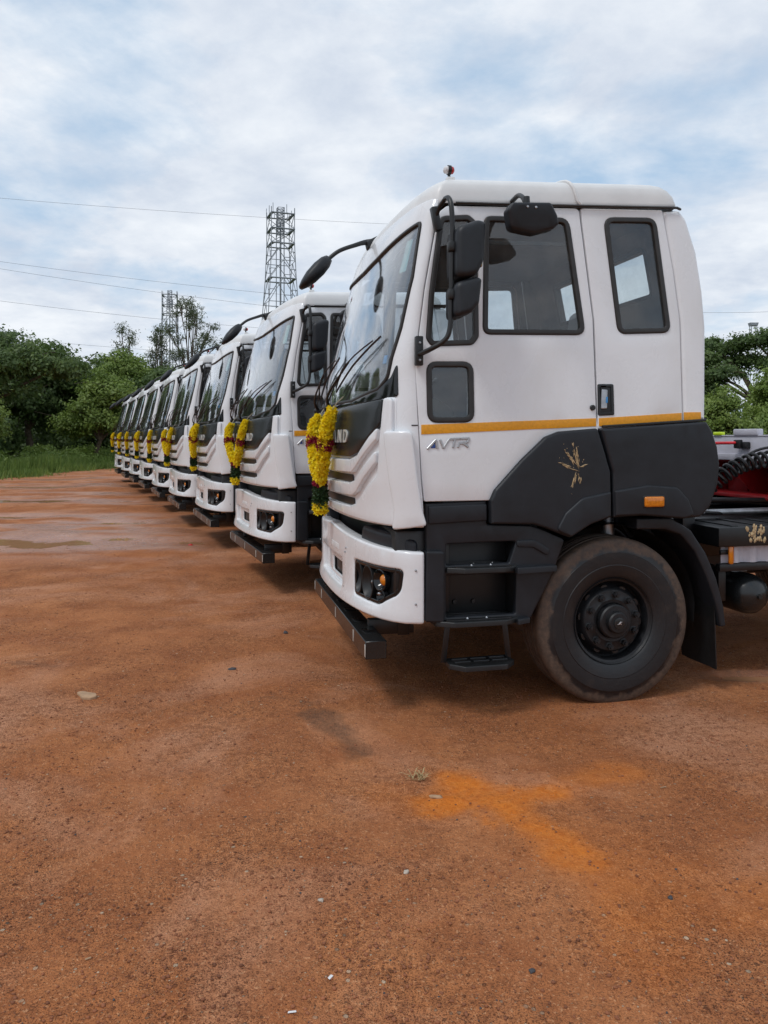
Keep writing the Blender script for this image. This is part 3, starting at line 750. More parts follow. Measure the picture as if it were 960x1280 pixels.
    for (cx, cz, ang, ln, n_) in [(-.275, 1.485, 1.85, .14, 20), (-.275, 1.485, 1.65, .10, 14), (-.28, 1.48, 2.25, .13, 16), (-.28, 1.455, 2.75, .13, 18), (-.29, 1.44, 4.45, .08, 14), (-.275, 1.45, 4.9, .06, 8), (-.26, 1.48, .3, .035, 5)]:
        for k in range(n_):
            t = rnd.random() ** .8; fleck(cx + math.cos(ang) * ln * t + rnd.gauss(0, .004), cz + math.sin(ang) * ln * t + rnd.gauss(0, .004), ang + rnd.gauss(0, .14), rnd.uniform(.012, .034) * (1.1 - t * .6), rnd.uniform(.0014, .0042))
    for k in range(16): fleck(-.33 + rnd.gauss(0, .06), 1.52 + rnd.gauss(0, .06), rnd.random() * 6, rnd.uniform(.002, .005), rnd.uniform(.001, .003))
    MUD = mb
    # door hinge bracket of the mirror + front edge hinge
    # ---------------- near rear quarter with its window
    rw = fillet([(-.050, 3.030, .07), (.318, 3.050, .07), (.400, 2.318, .06), (.028, 2.298, .06)], .06)
    q_o = fillet([(-.128, 1.708), (-.122, 1.79), (-.128, 2.384, 0), (-.203, 3.076), (.366, 3.104), (.430, 2.72, 0), (.466, 2.40, 0), (.462, 1.748)], .012)
    qp = panel('quarter_panel', 'white_paint', SM, q_o, T, [rw], r=.005, depth=.05, grid=.14, inner='headliner')
    ringpanel('window_seal', 'rubber_seal', SM, rw, .032, qp, **WIN_SEAL)
    panel('window_glass', 'side_glass', SM, offset(clean(rw) if area2(clean(rw)) > 0 else clean(rw)[::-1], -.026), qp, r=.0015, depth=.004, n0=-.008, K=1)
    panel('reflective_tape', 'yellow_tape', SM, [(-.118, 1.724), (.455, 1.762), (.455, 1.811), (-.118, 1.774)], qp, r=.001, depth=.006, n0=.003)
    hp = ringpanel('handle_pocket', 'black_plastic', SM, fillet([(-.122, 1.788), (-.014, 1.793), (-.014, 1.986), (-.122, 1.984)], .012), .020, qp, r=.004, depth=.03, n0=.006)
    panel('handle_back', 'cable_black', SM, [(-.11, 1.80), (-.026, 1.80), (-.026, 1.975), (-.11, 1.975)], qp, r=.001, depth=.012, n0=.001)
    panel('handle', 'steel', SM, fillet([(-.106, 1.83), (-.066, 1.832), (-.058, 1.95), (-.098, 1.952)], .008), qp, r=.004, depth=.02, n0=.011)
    panel('handle_film', 'sticker_blue', SM, [(-.074, 1.868), (-.062, 1.868), (-.060, 1.905), (-.072, 1.905)], qp, r=.001, depth=.004, n0=.0135)
    cp = panel('corner_panel', 'white_paint', SM, fillet([(.466, 1.748), (.470, 2.40, 0), (.434, 2.72, 0), (.371, 3.104), (.498, 3.116, .03), (.545, 3.06, .04), (.612, 2.848, 0), (.647, 2.592, 0), (.660, 2.366, 0), (.646, 2.05, 0), (.633, 1.760)], .012), T, r=.035, depth=.06, grid=.12, inner='headliner', K=5)
    panel('reflective_tape', 'yellow_tape', SM, [(.474, 1.766), (.594, 1.768), (.594, 1.817), (.474, 1.815)], cp, r=.001, depth=.006, n0=.003)
    # ---------------- rear fender shell and marker lamp
    rf = panel('rear_fender', 'dark_plastic', flat(0), fillet([(-.122, 1.708, .01), (.612, 1.756, .02), (.652, 1.70), (.690, 1.60), (.708, 1.487), (.695, 1.36), (.64, 1.22, .06), (.569, 1.156, .03), (.443, 1.146), (.162, 1.173), (-.038, 1.165, .01), (-.040, 1.443), (-.088, 1.60)], .04), T, r=.016, depth=.30, n0=.034, grid=.10, K=4)
    panel('fender_lip', 'black_plastic', flat(0), [(-.10, 1.716), (.618, 1.758), (.620, 1.775), (-.10, 1.730)], rf, r=.004, depth=.04, n0=.020)
    panel('arch_flare', 'dark_plastic', flat(0), fillet([(-.030, 1.175, .01), (-.032, 1.330, .01), (.2, 1.362), (.40, 1.345, .05), (.475, 1.27, .06), (.52, 1.165, .02), (.443, 1.150), (.162, 1.178)], .03), rf, r=.012, depth=.03, n0=.046, K=4)
    mkp = panel('side_marker', 'amber_lens', flat(0), fillet([(.162, 1.227), (.296, 1.227), (.296, 1.291), (.162, 1.291)], .014), rf, r=.010, depth=.03, n0=.064)
    panel('lens_rim', 'black_plastic', flat(0), fillet([(.155, 1.220), (.303, 1.220), (.303, 1.298), (.155, 1.298)], .016), mkp, r=.004, depth=.02, n0=.050)
    # ---------------- step housing, treads
    sh = panel('step_housing', 'dark_plastic', flat(.012), fillet([(-1.222, 1.270, .01), (-.845, 1.282, .01), (-.840, 1.140, .01), (-.56, 1.126), (-.482, 1.100, .03), (-.338, 1.036, .03), (-.405, .86), (-.50, .68), (-.565, .562, .02), (-1.16, .556, .02), (-1.212, .60, .02), (-1.212, .99)], .02), T,
               [fillet([(-1.095, .905), (-.70, .905), (-.655, 1.035), (-1.095, 1.030)], .012), fillet([(-1.095, .60), (-.66, .60), (-.655, .845), (-1.095, .845)], .012)], r=.010, depth=.04, n0=.0, grid=.12)
    panel('trim_line', 'dark_plastic', flat(.012), fillet([(-1.205, 1.150), (-.845, 1.163), (-.845, 1.262), (-1.205, 1.255)], .012), sh, r=.008, depth=.02, n0=.014)
    panel('front_bracket', 'dark_plastic', flat(.0), fillet([(-1.228, .585), (-1.112, .575), (-1.112, .985), (-1.130, .995), (-1.222, .998)], .014), sh, r=.012, depth=.12, n0=.018)
    panel('arch_edge', 'dark_plastic', flat(.012), fillet([(-.655, 1.04, .02), (-.54, 1.04, .06), (-.44, .98, .03), (-.455, .94), (-.55, .995, .05), (-.655, 1.0, .02)], .02), sh, r=.006, depth=.012, n0=.010)
    rbox('step_back', 'black_plastic', (-.87, .19, .80), (.50, .02, .52), sh, .004)
    rbox('step_side', 'black_plastic', (-.645, .115, .80), (.02, .15, .50), sh, .004); rbox('step_side', 'black_plastic', (-1.10, .115, .80), (.02, .15, .50), sh, .004)
    def tread(z, u0, u1, vf, par=sh):
        PL = lambda a, b, n: (a, b, z + n)
        o = panel('step_tread', 'black_plastic', PL, fillet([(u0, .28), (u0, .0, .02), (u0 + .10, vf, .03), (u1 - .10, vf, .03), (u1, .0, .02), (u1, .28)], .01), par, r=.006, depth=.03, n0=.0)
        for i in range(5):
            y = vf + .035 + i * .042; rbox('grip_bar', 'chassis_black', ((u0 + u1) / 2, y, z + .003), ((u1 - u0) * .78, .012, .008), o, .002)
        for x, y in ((-.06, .02), (.06, .02), (-.03, .07), (.09, .07)): lathe('bolt', 'steel', [(0, .010), (.004, .009), (.007, .005), (.008, 0)], o, 10, ((u0 + u1) / 2 + x, vf + .05 + y, z + .002), 'z')
        return o
    tread(.895, -1.10, -.655, -.055); tread(.585, -1.165, -.645, -.060)
    panel('step_ledge', 'dark_plastic', lambda a, b, n: (a, b, .884 + n), fillet([(-.67, -.045), (-.40, -.012), (-.40, .05), (-.67, .05)], .01), sh, r=.006, depth=.035)
    panel('step_ledge', 'dark_plastic', lambda a, b, n: (a, b, .578 + n), fillet([(-.665, -.045), (-.575, -.012), (-.575, .05), (-.665, .05)], .01), sh, r=.006, depth=.03)
    for x in (-1.02, -.90): lathe('plug', 'black_plastic', [(0, -.010), (.012, -.010), (.015, 0)], sh, 12, (x + .03, .178, .655))
    # hanging rung step
    hs = panel('rung_step', 'black_plastic', lambda a, b, n: (a, b, .325 + n), fillet([(-1.065, .14), (-1.075, .02), (-1.0, -.06), (-.74, -.06), (-.665, .02), (-.675, .14)], .02), T,
               [fillet([(-1.03 + k * .118, .012), (-.93 + k * .118, .012), (-.93 + k * .118, .055), (-1.03 + k * .118, .055)], .006) for k in range(3)] + [fillet([(-1.03 + k * .118, .07), (-.93 + k * .118, .07), (-.93 + k * .118, .115), (-1.03 + k * .118, .115)], .006) for k in range(3)], r=.006, depth=.030)
    for x, dx_ in ((-1.055, -.03), (-.70, .03)):
        rbox('step_strap', 'chassis_black', (x + dx_ * .5, .10, .44), (.035, .008, .26), hs, .002, (0, -dx_ * 4, 0))
    # ---------------- cab front body with windshield opening
    ws = fillet(sym([(1.339, 1.868, 0), (.69, 1.880, 0), (.30, 1.935, .06), (.200, 2.00, .10), (.135, 2.30, 0), (.110, 2.60, 0), (.150, 2.952, .05), (.46, 2.925, 0), (.93, 2.885, 0), (1.339, 2.872, 0)])[1:-1], .04)
    body_o = fillet(sym([(-.008, 1.132, .01), (-.008, 1.41, 0), (-.008, 1.78, 0), (-.008, 2.12, 0), (-.008, 2.535, 0), (-.008, 2.99, 0), (.0, 3.075, .01)]), .01)
    fb = panel('cab_front', 'white_paint', FM, body_o, T, [ws], r=.008, depth=.05, grid=.075, inner='headliner')
    panel('windshield', 'windshield_glass', FM, offset(clean(ws) if area2(clean(ws)) > 0 else clean(ws)[::-1], -.012), T, r=.0015, depth=.005, n0=-.004, grid=.06, K=1)
    ringpanel('windshield_seal', 'rubber_seal', FM, ws, .022, T, r=.007, depth=.03, n0=.010, grid=.06)
    # cowl below the glass
    frit = fillet(sym([(.130, 2.06, .03), (.118, 1.905, .02), (.35, 1.878, .02), (1.339, 1.838, 0)]) [:-4] + sym([(1.339, 1.900, 0), (.69, 1.905, 0), (.31, 1.955, .05), (.215, 2.01, .04)])[:0], .02)
    cw = sym([(.122, 2.10, .03), (.118, 1.895, .02), (.40, 1.872, 0), (1.339, 1.830, 0)])
    cowl = fillet([(.122, 2.10, .03), (.116, 1.895, .02), (.40, 1.872, 0), (HALF, 1.845, 0), (2 * HALF - .40, 1.872, 0), (2 * HALF - .116, 1.895, .02), (2 * HALF - .122, 2.10, .03), (2 * HALF - .175, 2.01, .05), (2 * HALF - .30, 1.945, .05), (2 * HALF - .69, 1.888, 0), (HALF, 1.876, 0), (.69, 1.888, 0), (.30, 1.945, .05), (.175, 2.01, .05)], .02)
    panel('cowl', 'black_gloss', FM, cowl, T, r=.004, depth=.02, n0=.007, grid=.07)
    # black name panel
    bp = fillet([(.225, 1.880, .02), (.235, 1.725, .05), (.49, 1.562, .05), (.62, 1.535, .05), (2 * HALF - .62, 1.535, .05), (2 * HALF - .49, 1.562, .05), (2 * HALF - .235, 1.725, .05), (2 * HALF - .225, 1.880, .02), (2 * HALF - .45, 1.862, 0), (HALF, 1.836, 0), (.45, 1.862, 0)], .03)
    npn = panel('name_panel', 'black_satin', FM, bp, T, r=.010, depth=.03, n0=.030, grid=.07)
    # the letters run along the front, reading from the far side to the near side
    glyphs = []; pen = 0.0
    for ch in 'ASHOK LEYLAND':
        if ch == ' ': pen += .075; continue
        v, f = text_mesh(ch, .108, .004); x0_ = min(p[0] for p in v); x1_ = max(p[0] for p in v)
        glyphs.append((v, f, pen - x0_)); pen += x1_ - x0_ + .040
    k = 1.50 / pen
    for v, f, dx_ in glyphs:
        mk('name_letter', [FM(HALF - ((p[0] + dx_) * k - .745), 1.628 + p[1], .034 + p[2]) for p in v], f, 'letter_pale', npn, 30)
    # lower white grille: base plate and three raised V bands with dark slots between
    gb = fillet(sym([(.20, 1.86, .02), (.10, 1.70, 0), (.10, 1.13, .01)])[0:0] + [(.215, 1.895, .02), (.125, 1.890, .03), (.120, 1.135, .02), (.65, 1.150, 0), (HALF, 1.160, 0), (2 * HALF - .65, 1.150, 0), (2 * HALF - .120, 1.135, .02), (2 * HALF - .125, 1.890, .03), (2 * HALF - .215, 1.895, .02), (2 * HALF - .25, 1.72, 0), (2 * HALF - .50, 1.545, .03), (2 * HALF - .62, 1.522, .03), (.62, 1.522, .03), (.50, 1.545, .03), (.25, 1.72, 0)], .02)
    lg = panel('lower_grille', 'white_paint', FM, gb, T, r=.008, depth=.04, n0=.006, grid=.06)
    M2 = 2 * HALF
    def both(pts): return fillet(pts, .03), fillet([(M2 - p[0],) + tuple(p[1:]) for p in reversed(pts)], .03)
    bandA = [(.245, 1.720, .03), (.495, 1.548, .05), (.62, 1.520, .02), (HALF - .002, 1.515, 0), (HALF - .002, 1.428, 0), (.60, 1.435, .06), (.53, 1.470, .05), (.262, 1.640, .03)]
    bandB = [(.262, 1.585, .03), (.56, 1.392, .06), (.66, 1.372, .03), (HALF - .002, 1.364, 0), (HALF - .002, 1.278, 0), (.64, 1.288, .06), (.55, 1.318, .05), (.275, 1.505, .03)]
    bandC = [(.268, 1.440, .05), (.57, 1.245, .06), (.68, 1.222, .03), (HALF - .002, 1.214, 0), (HALF - .002, 1.166, 0), (.65, 1.152, 0), (.14, 1.140, .02), (.14, 1.885, .03), (.208, 1.885, .02), (.222, 1.72, .02), (.240, 1.58, .03)]
    for b in (bandA, bandB, bandC):
        for o in both(b): panel('grille_band', 'white_paint', FM, o, lg, r=.010, depth=.035, n0=.034, grid=.06, K=3)
    for zz, a0 in ((1.396, .62), (1.246, .64)):
        panel('grille_slot', 'cable_black', FM, fillet([(a0, zz - .024), (M2 - a0, zz - .024), (M2 - a0, zz + .026), (a0, zz + .026)], .02), lg, r=.003, depth=.01, n0=.012, grid=.08)
    # corner wind deflector
    dfl = panel('corner_deflector', 'white_paint', FM, fillet([(.185, 1.690, .02), (.035, 1.692, .03), (.020, 1.40, 0), (.012, 1.25, 0), (-.012, 1.148, .02), (.165, 1.120, .02), (.150, 1.24, 0), (.172, 1.5, 0)], .02), T, r=.011, depth=.06, n0=.052, grid=.05, K=3)
    mirror_tree(dfl, T)
    panel('side_seam', 'rubber_seal', FM, [(-.004, 1.722), (.034, 1.722), (.034, 1.729), (-.004, 1.729)], T, r=.0005, depth=.004, n0=.0015)
    # ---------------- bumper
    head = [(.66, .880, .03), (.115, .885, .03), (.135, .745, .09), (.32, .655, .06), (.66, .660, .03)]
    headF = fillet(head, .04); headR = fillet([(M2 - p[0],) + tuple(p[1:]) for p in reversed(head)], .04)
    plate = fillet([(.93, .845), (M2 - .93, .845), (M2 - .93, .665), (.93, .665)], .02)
    bo = fillet(sym([(-.004, .990, .02), (-.004, .572, .02), (.30, .560, 0), (.80, .570, 0)]) [:] , .02)
    bo = fillet([(-.004, .990, .015), (-.004, .572, .02), (.26, .572, 0), (.70, .575, 0), (HALF, .578, 0), (M2 - .70, .575, 0), (M2 - .26, .572, 0), (M2 + .004, .572, .02), (M2 + .004, .990, .015), (M2 - .44, 1.008, 0), (HALF, 1.055, 0), (.44, 1.008, 0)], .02)
    bmp = panel('bumper', 'white_paint', BM, bo, T, [headF, headR, plate], r=.017, depth=.07, n0=.010, grid=.07, K=4)
    # lamp clusters
    def lamp(ring, s):
        A = (lambda a: a) if s > 0 else (lambda a: M2 - a)
        hl = panel('headlamp', 'black_plastic', BM, ring, T, r=.004, depth=.03, n0=-.035, grid=.07)
        ringpanel('lamp_bezel', 'black_gloss', BM, ring, .022, hl, r=.005, depth=.05, n0=.004, grid=.05)
        def cup(a, z, ra, rz, mat, depth=.05, name='lamp_cup', n=.0):
            c = Vector(BM(A(a), z, n)); N = (Vector(BM(A(a), z, n + .05)) - c).normalized(); Tn = N.cross(Vector((0, 0, 1))).normalized(); Zn = Tn.cross(N)
            V = []; F_ = []; prof = [(1.08, -.03), (1.08, .004), (1.0, .006), (.92, -.002), (.6, -depth * .7), (0, -depth)]; sg = 28
            for q in range(sg):
                b = 2 * math.pi * q / sg
                for (rr, h) in prof: V.append(c + Tn * math.cos(b) * ra * rr + Zn * math.sin(b) * rz * rr + N * h)
            m = len(prof)
            for q in range(sg):
                for j in range(m - 1): F_.append((q * m + j, q * m + j + 1, ((q + 1) % sg) * m + j + 1, ((q + 1) % sg) * m + j))
            return mk(name, V, F_, mat, hl, 40, recalc=False)
        cup(.595, .775, .055, .095, 'black_plastic'); cup(.455, .765, .070, .100, 'black_plastic'); cup(.310, .800, .062, .062, 'black_gloss'); cup(.300, .705, .040, .040, 'black_gloss')
        for (a, z, r_, mat, nm, n_) in ((.290, .802, .034, 'amber_lens', 'turn_signal', -.012), (.335, .715, .016, 'steel', 'fog_bulb', -.015), (.455, .765, .018, 'steel', 'bulb', -.040), (.595, .775, .016, 'steel', 'bulb', -.040)):
            c = Vector(BM(A(a), z, n_)); N = (Vector(BM(A(a), z, n_ + .05)) - c).normalized(); Tn = N.cross(Vector((0, 0, 1))).normalized(); Zn = Tn.cross(N); V = []; F_ = []; prof = [(1, -.02), (1, 0), (.8, .009), (.45, .015), (0, .018)]; sg = 20
            for q in range(sg):
                b = 2 * math.pi * q / sg
                for (rr, h) in prof: V.append(c + Tn * math.cos(b) * r_ * rr + Zn * math.sin(b) * r_ * rr + N * h)
            for q in range(sg):
                for j in range(4): F_.append((q * 5 + j, q * 5 + j + 1, ((q + 1) % sg) * 5 + j + 1, ((q + 1) % sg) * 5 + j))
            mk(nm, V, F_, mat, hl, 40, recalc=False)
        # clear outer lens
        return hl
    lamp(headF, 1); lamp(headR, -1)
    pb = panel('plate_mount', 'white_paint', BM, plate, bmp, [fillet([(1.02, .80), (1.40, .80), (1.40, .70), (1.02, .70)], .015)], r=.004, depth=.012, n0=-.022, grid=.08)
    panel('tow_cover', 'cable_black', BM, [(.95, .83), (M2 - .95, .83), (M2 - .95, .68), (.95, .68)], bmp, r=.002, depth=.02, n0=-.045, grid=.1)
    panel('paper_sticker', 'sticker_white', BM, [(1.02, .930), (1.27, .930), (1.27, .895), (1.02, .895)], bmp, r=.0005, depth=.003, n0=.012, grid=.08)
    for a, z in ((.045, .885), (.045, .69), (.82, .93), (.84, .90), (.86, .67)): 
        c = BM(a, z, .012); lathe('bolt', 'steel', [(0, -.004), (.005, -.003), (.007, .002)], bmp, 10, c)
    # dark shelf and void between bumper and grille
    rbox('bumper_core', 'cable_black', (-1.22, 1.22, .86), (.34, 2.30, .50), T, .02)
    sf = panel('bumper_shelf', 'dark_plastic', BM, fillet([(.03, .965, 0), (.03, 1.045, .04), (.20, 1.085, .03), (.62, 1.100, .03), (.66, .985, 0)], .03), T, r=.03, depth=.10, n0=-.030, grid=.06, K=4)
    mirror_tree(sf, T)
    # ---------------- underrun bar
    ub = rbox('underrun_bar', 'black_satin', (-1.485, 1.20, .397), (.13, 2.10, .108), T, .004, None, 1)
    for y in (.155, .52, 1.2, 1.88, 2.245): rbox('bar_reflector', 'letter_pale', (-1.5512, y, .397), (.002, .022, .072), ub, .0005)
    for y in (.55, 1.85): 
        rbox('bar_bracket', 'chassis_black', (-1.30, y, .44), (.30, .06, .10), ub, .006); rbox('bar_bracket', 'chassis_black', (-1.22, y, .52), (.08, .07, .28), ub, .006)
    for k in range(6): rbox('bar_patch', 'black_gloss', (-1.48, .4 + k * .31, .4515), (.07, .12, .003), ub, .001)
    # ---------------- roof cap
    V = []; F_ = []; ring_n = None
    def roof_ring(us, B, ur, ins, z):
        pts = []
        for k_ in range(41):
            p = math.pi * k_ / 40; c_ = math.cos(p); pts.append((us - B * max(0, math.sin(p)) ** (2 / PW), 1.22 - (1.22 - ins) * (abs(c_) ** (2 / PW)) * (1 if c_ > 0 else -1)))
        for k_ in range(1, 12): pts.append((us + (ur - .12 - us) * k_ / 12, TW - ins))
        for k_ in range(25):
            p = math.pi * k_ / 24; c_ = math.cos(p); pts.append((ur - .12 + .12 * max(0, math.sin(p)) ** .45, 1.22 + (1.22 - ins) * (abs(c_) ** .45) * (1 if c_ > 0 else -1)))
        for k_ in range(1, 12): pts.append((ur - .12 + (us - ur + .12) * k_ / 12, ins))
        return [(u, v_, z + .050 * (u + .95)) for u, v_ in pts]
    prof = [(-1.105, .150, .515, .072, 3.055), (-1.105, .150, .522, .068, 3.066), (-1.104, .150, .522, .068, 3.078), (-1.100, .145, .505, .073, 3.125), (-1.085, .14, .470, .080, 3.165), (-1.060, .135, .430, .096, 3.194), (-1.030, .125, .380, .122, 3.212), (-.985, .11, .30, .175, 3.224), (-.93, .10, .22, .26, 3.233), (-.6, .05, .0, .6, 3.25)]
    rings = [roof_ring(*p) for p in prof]; N_ = len(rings[0])
    for rg in rings: V += rg
    for j in range(len(rings) - 1):
        for i in range(N_): F_.append((j * N_ + i, j * N_ + (i + 1) % N_, (j + 1) * N_ + (i + 1) % N_, (j + 1) * N_ + i))
    F_.append(tuple(range((len(rings) - 1) * N_, len(rings) * N_)))
    roof = mk('roof', V, F_, ['roof_fibre'], T, 50)
    rbox('header_lining', 'headliner', (-.30, 1.22, 3.07), (1.50, 2.20, .02), roof, .004, (0, -.05, 0))
    for y0 in (.058, TW - .058):
        tube('drip_rail', 'rubber_seal', [(-1.02, y0, 3.048), (-.6, y0, 3.066), (0, y0, 3.096), (.46, y0, 3.120), (.505, y0 + (.03 if y0 < 1 else -.03), 3.122)], .0085, roof, 6)
    mb = MB()
    for q in range(18):
        rr = [rings[j][[i for i in range(N_)][-8 - 0]] for j in range(len(rings))]
        break
    sp = [(-.235 + .0, v_, z_) for (_, _, _, v_, z_) in [(0, 0, 0, p[3] - .003, p[4] + .050 * (.715) + .003) for p in prof]]
    sp = [(-.205 - .012 * i, y, z) for i, (x, y, z) in enumerate(sp)]
    tube('roof_seam', 'roof_fibre', sp, .012, roof, 6)
    # roof marker lamp
    ml = rbox('roof_lamp', 'roof_fibre', (-1.02, .165, 3.222), (.05, .045, .022), T, .005)
    tube('lamp_stalk', 'black_plastic', [(-1.025, .165, 3.22), (-1.03, .165, 3.262)], .009, ml)
    lathe('white_lens', 'clear_lens', [(0, -.036), (.013, -.034), (.022, -.026), (.024, -.012), (.024, 0)], ml, 20, (-1.028, .165, 3.278), 'x'); lathe('red_lens', 'red_lens', [(0, .034), (.013, .032), (.022, .024), (.024, .012), (.024, 0)], ml, 20, (-1.028, .165, 3.278), 'x')
    lathe('lamp_band', 'black_plastic', [(.025, -.010), (.029, -.010), (.029, .010), (.025, .010)], ml, 20, (-1.028, .165, 3.278), 'x')
    m2_ = mirror_tree(ml, T)
    # ---------------- rear wall, floor, interior
    RW = lambda a, b, n: (itp(b, ([1.2, 1.76, 2.05, 2.366, 2.592, 2.848, 3.06, 3.11], [.60, .612, .626, .640, .627, .592, .525, .48])) + n, a, b)
    rwin2 = fillet([(.50, 2.63), (1.94, 2.63), (1.94, 2.985), (.50, 2.985)], .05)
    rwl = panel('rear_wall', 'white_paint', RW, [(.06, 1.25), (TW - .06, 1.25), (TW - .04, 1.8), (TW - .10, 3.10), (.10, 3.10), (.04, 1.8)], T, [rwin2], r=.01, depth=.05, grid=.25, inner='headliner')
    ringpanel('window_seal', 'rubber_seal', RW, rwin2, .03, rwl, r=.007, depth=.06, n0=.006, grid=.2); panel('window_glass', 'side_glass', RW, offset(clean(rwin2) if area2(clean(rwin2)) > 0 else clean(rwin2)[::-1], -.02), rwl, r=.0015, depth=.004, n0=-.02, K=1, grid=.2)
    rbox('cab_floor', 'chassis_black', (-.30, 1.22, 1.21), (1.78, 2.30, .10), T, .01)
    def seat(y, wrap_):
        s = rbox('seat', 'seat_fabric', (-.30, y, 1.62), (.50, .50, .14), T, .05, (0, -.06, 0), 3)
        rbox('seat_back', 'seat_fabric', (-.03, y, 1.98), (.14, .48, .66), s, .05, (0, .16, 0), 3)
        rbox('headrest', 'plastic_wrap' if wrap_ else 'seat_fabric', (.05, y, 2.40), (.12, .30, .24), s, .05, (0, .12, 0), 3)
        rbox('seat_base', 'dash_plastic', (-.28, y, 1.40), (.40, .40, .32), s, .02)
        return s
    seat(.52, True); seat(1.86, True)
    dsh = panel('dashboard', 'dash_plastic', lambda a, b, n: (a, .19 - n, b), fillet([(-1.37, 1.78), (-1.33, 1.86), (-1.10, 1.90), (-.98, 1.82), (-1.0, 1.35), (-1.34, 1.35)], .05), T, r=.02, depth=2.06)
    sv, sf2 = [], []
    Mx = Euler((0, -.55, 0)).to_matrix()
    sp2 = [Mx @ Vector((.23 * math.cos(t * math.pi / 16), .23 * math.sin(t * math.pi / 16), 0)) + Vector((-.80, 1.86, 2.02)) for t in range(33)]
    v, f = tube_geo(sp2, .016, 8, False); stw = mk('steering_wheel', v, f, 'black_plastic', T, 50)
    tube('steering_column', 'black_plastic', [(-.80, 1.86, 2.02), (-1.05, 1.86, 1.75)], .035, stw); tube('spoke', 'black_plastic', [sp2[8] , (-.81, 1.86, 2.0), sp2[24]], .018, stw)
    for y in (.55, 1.85): rbox('sun_visor', 'headliner', (-1.05, y, 2.92), (.02, .62, .20), T, .008, (0, .5, 0))
    # stickers on the glass
    panel('glass_sticker', 'sticker_teal', FM, fillet([(.24, 2.66), (.33, 2.66), (.33, 2.86), (.24, 2.86)], .005), T, r=.0005, depth=.002, n0=-.011); panel('glass_sticker', 'sticker_blue', FM, [(.25, 2.10), (.29, 2.10), (.29, 2.15), (.25, 2.15)], T, r=.0005, depth=.002, n0=-.011)
    # ---------------- mirrors
    hb = rbox('mirror_hinge', 'black_plastic', (-1.268, -.012, 2.155), (.045, .04, .17), T, .006)
    for z in (2.10, 2.20): lathe('bolt', 'steel', [(0, -.01), (.006, -.009), (.008, 0)], hb, 8, (-1.268, -.032, z))
    mp = tube('mirror_pole', 'black_plastic', [(-1.268, -.03, 2.135), (-1.235, -.13, 2.152), (-1.165, -.18, 2.20), (-1.138, -.19, 2.268), (-1.132, -.19, 2.403), (-1.123, -.19, 2.762), (-1.127, -.185, 2.94), (-1.132, -.15, 3.005), (-1.136, -.10, 3.018)], .0145, T, 10, 4)
    tube('upper_arm', 'black_plastic', [(-1.136, -.10, 3.018), (-1.15, -.03, 2.99), (-1.160, .0, 2.945)], .013, mp, 8); rbox('upper_bracket', 'black_plastic', (-1.158, .012, 2.93), (.04, .05, .14), mp, .006, (0, -.2, 0))
    def mir(pts, v0, dep, zc, mat_n='mirror_housing'):
        o = panel('mirror_housing', 'dark_plastic', flat(v0), fillet(pts, .05), mp, r=.032, depth=dep, n0=0, grid=.05, K=4)
        rbox('mirror_clamp', 'black_plastic', (-1.126, -.195, zc), (.055, .055, .06), o, .014)
        return o
    m1 = mir([(-1.118, 2.820, .06), (-.995, 2.866, .06), (-.946, 2.856, .07), (-.960, 2.64, .06), (-1.0, 2.556, .06), (-1.118, 2.530, .05)], -.27, .20, 2.721)
    rbox('mirror_glass', 'mirror_glass', (-.960, -.17, 2.70), (.006, .12, .18), m1, .002, (0, .05, 0))
    m2 = mir([(-1.125, 2.512, .05), (-1.005, 2.550, .06), (-.968, 2.540, .06), (-.985, 2.40, .06), (-1.03, 2.345, .06), (-1.125, 2.312, .05)], -.265, .19, 2.453)
    rbox('mirror_glass', 'mirror_glass', (-.985, -.17, 2.45), (.006, .10, .09), m2, .002, (0, .08, 0))
    km = panel('kerb_mirror', 'dark_plastic', lambda u, z, n: (u, -.28 - n + (2.90 - z) * .2, z), fillet([(-.830, 2.925, .03), (-.804, 2.966, .025), (-.572, 2.980, .03), (-.528, 2.915, .03), (-.512, 2.868, .025), (-.545, 2.838, .03), (-.66, 2.805, .05), (-.805, 2.824, .04)], .03), T, r=.016, depth=.07, n0=0, grid=.05, K=3)
    tube('kerb_mirror_arm', 'black_plastic', [(-.70, -.24, 2.95), (-.695, -.19, 3.02), (-.68, -.08, 3.075), (-.66, .07, 3.085)], .014, km, 8, 3); lathe('pivot', 'black_plastic', [(0, .03), (.018, .028), (.02, 0), (.02, -.02)], km, 12, (-.705, -.25, 2.985), 'z')
    for x in (-.715, -.665): lathe('screw', 'steel', [(0, -.004), (.006, -.003), (.008, 0)], km, 8, (x, -.292, 2.945))
    for o in (mp, hb): mirror_tree(o, T)
    # front look-down mirror on its arm, on the far half of the windshield header
    fm = tube('front_mirror_arm', 'black_plastic', [(-1.21, 1.46, 3.155), (-1.288, 1.46, 3.144), (-1.36, 1.455, 3.118), (-1.443, 1.45, 3.086), (-1.50, 1.45, 3.055), (-1.565, 1.45, 3.0)], [.026, .018, .016, .016, .016], T, 10, 3)
    panel('arm_bracket', 'black_plastic', lambda a, b, n: (a, 1.42 - n, b), fillet([(-1.15, 3.215), (-1.12, 3.17), (-1.20, 3.06), (-1.262, 3.095), (-1.275, 3.15)], .015), fm, r=.012, depth=.07, n0=.0)
    hvs = []; hfs = []
    ax = Vector((-.68, 0, -.73)).normalized(); nx = Vector((-.73, 0, .68)); c0 = Vector((-1.555, 1.45, 3.01)); sg = 20
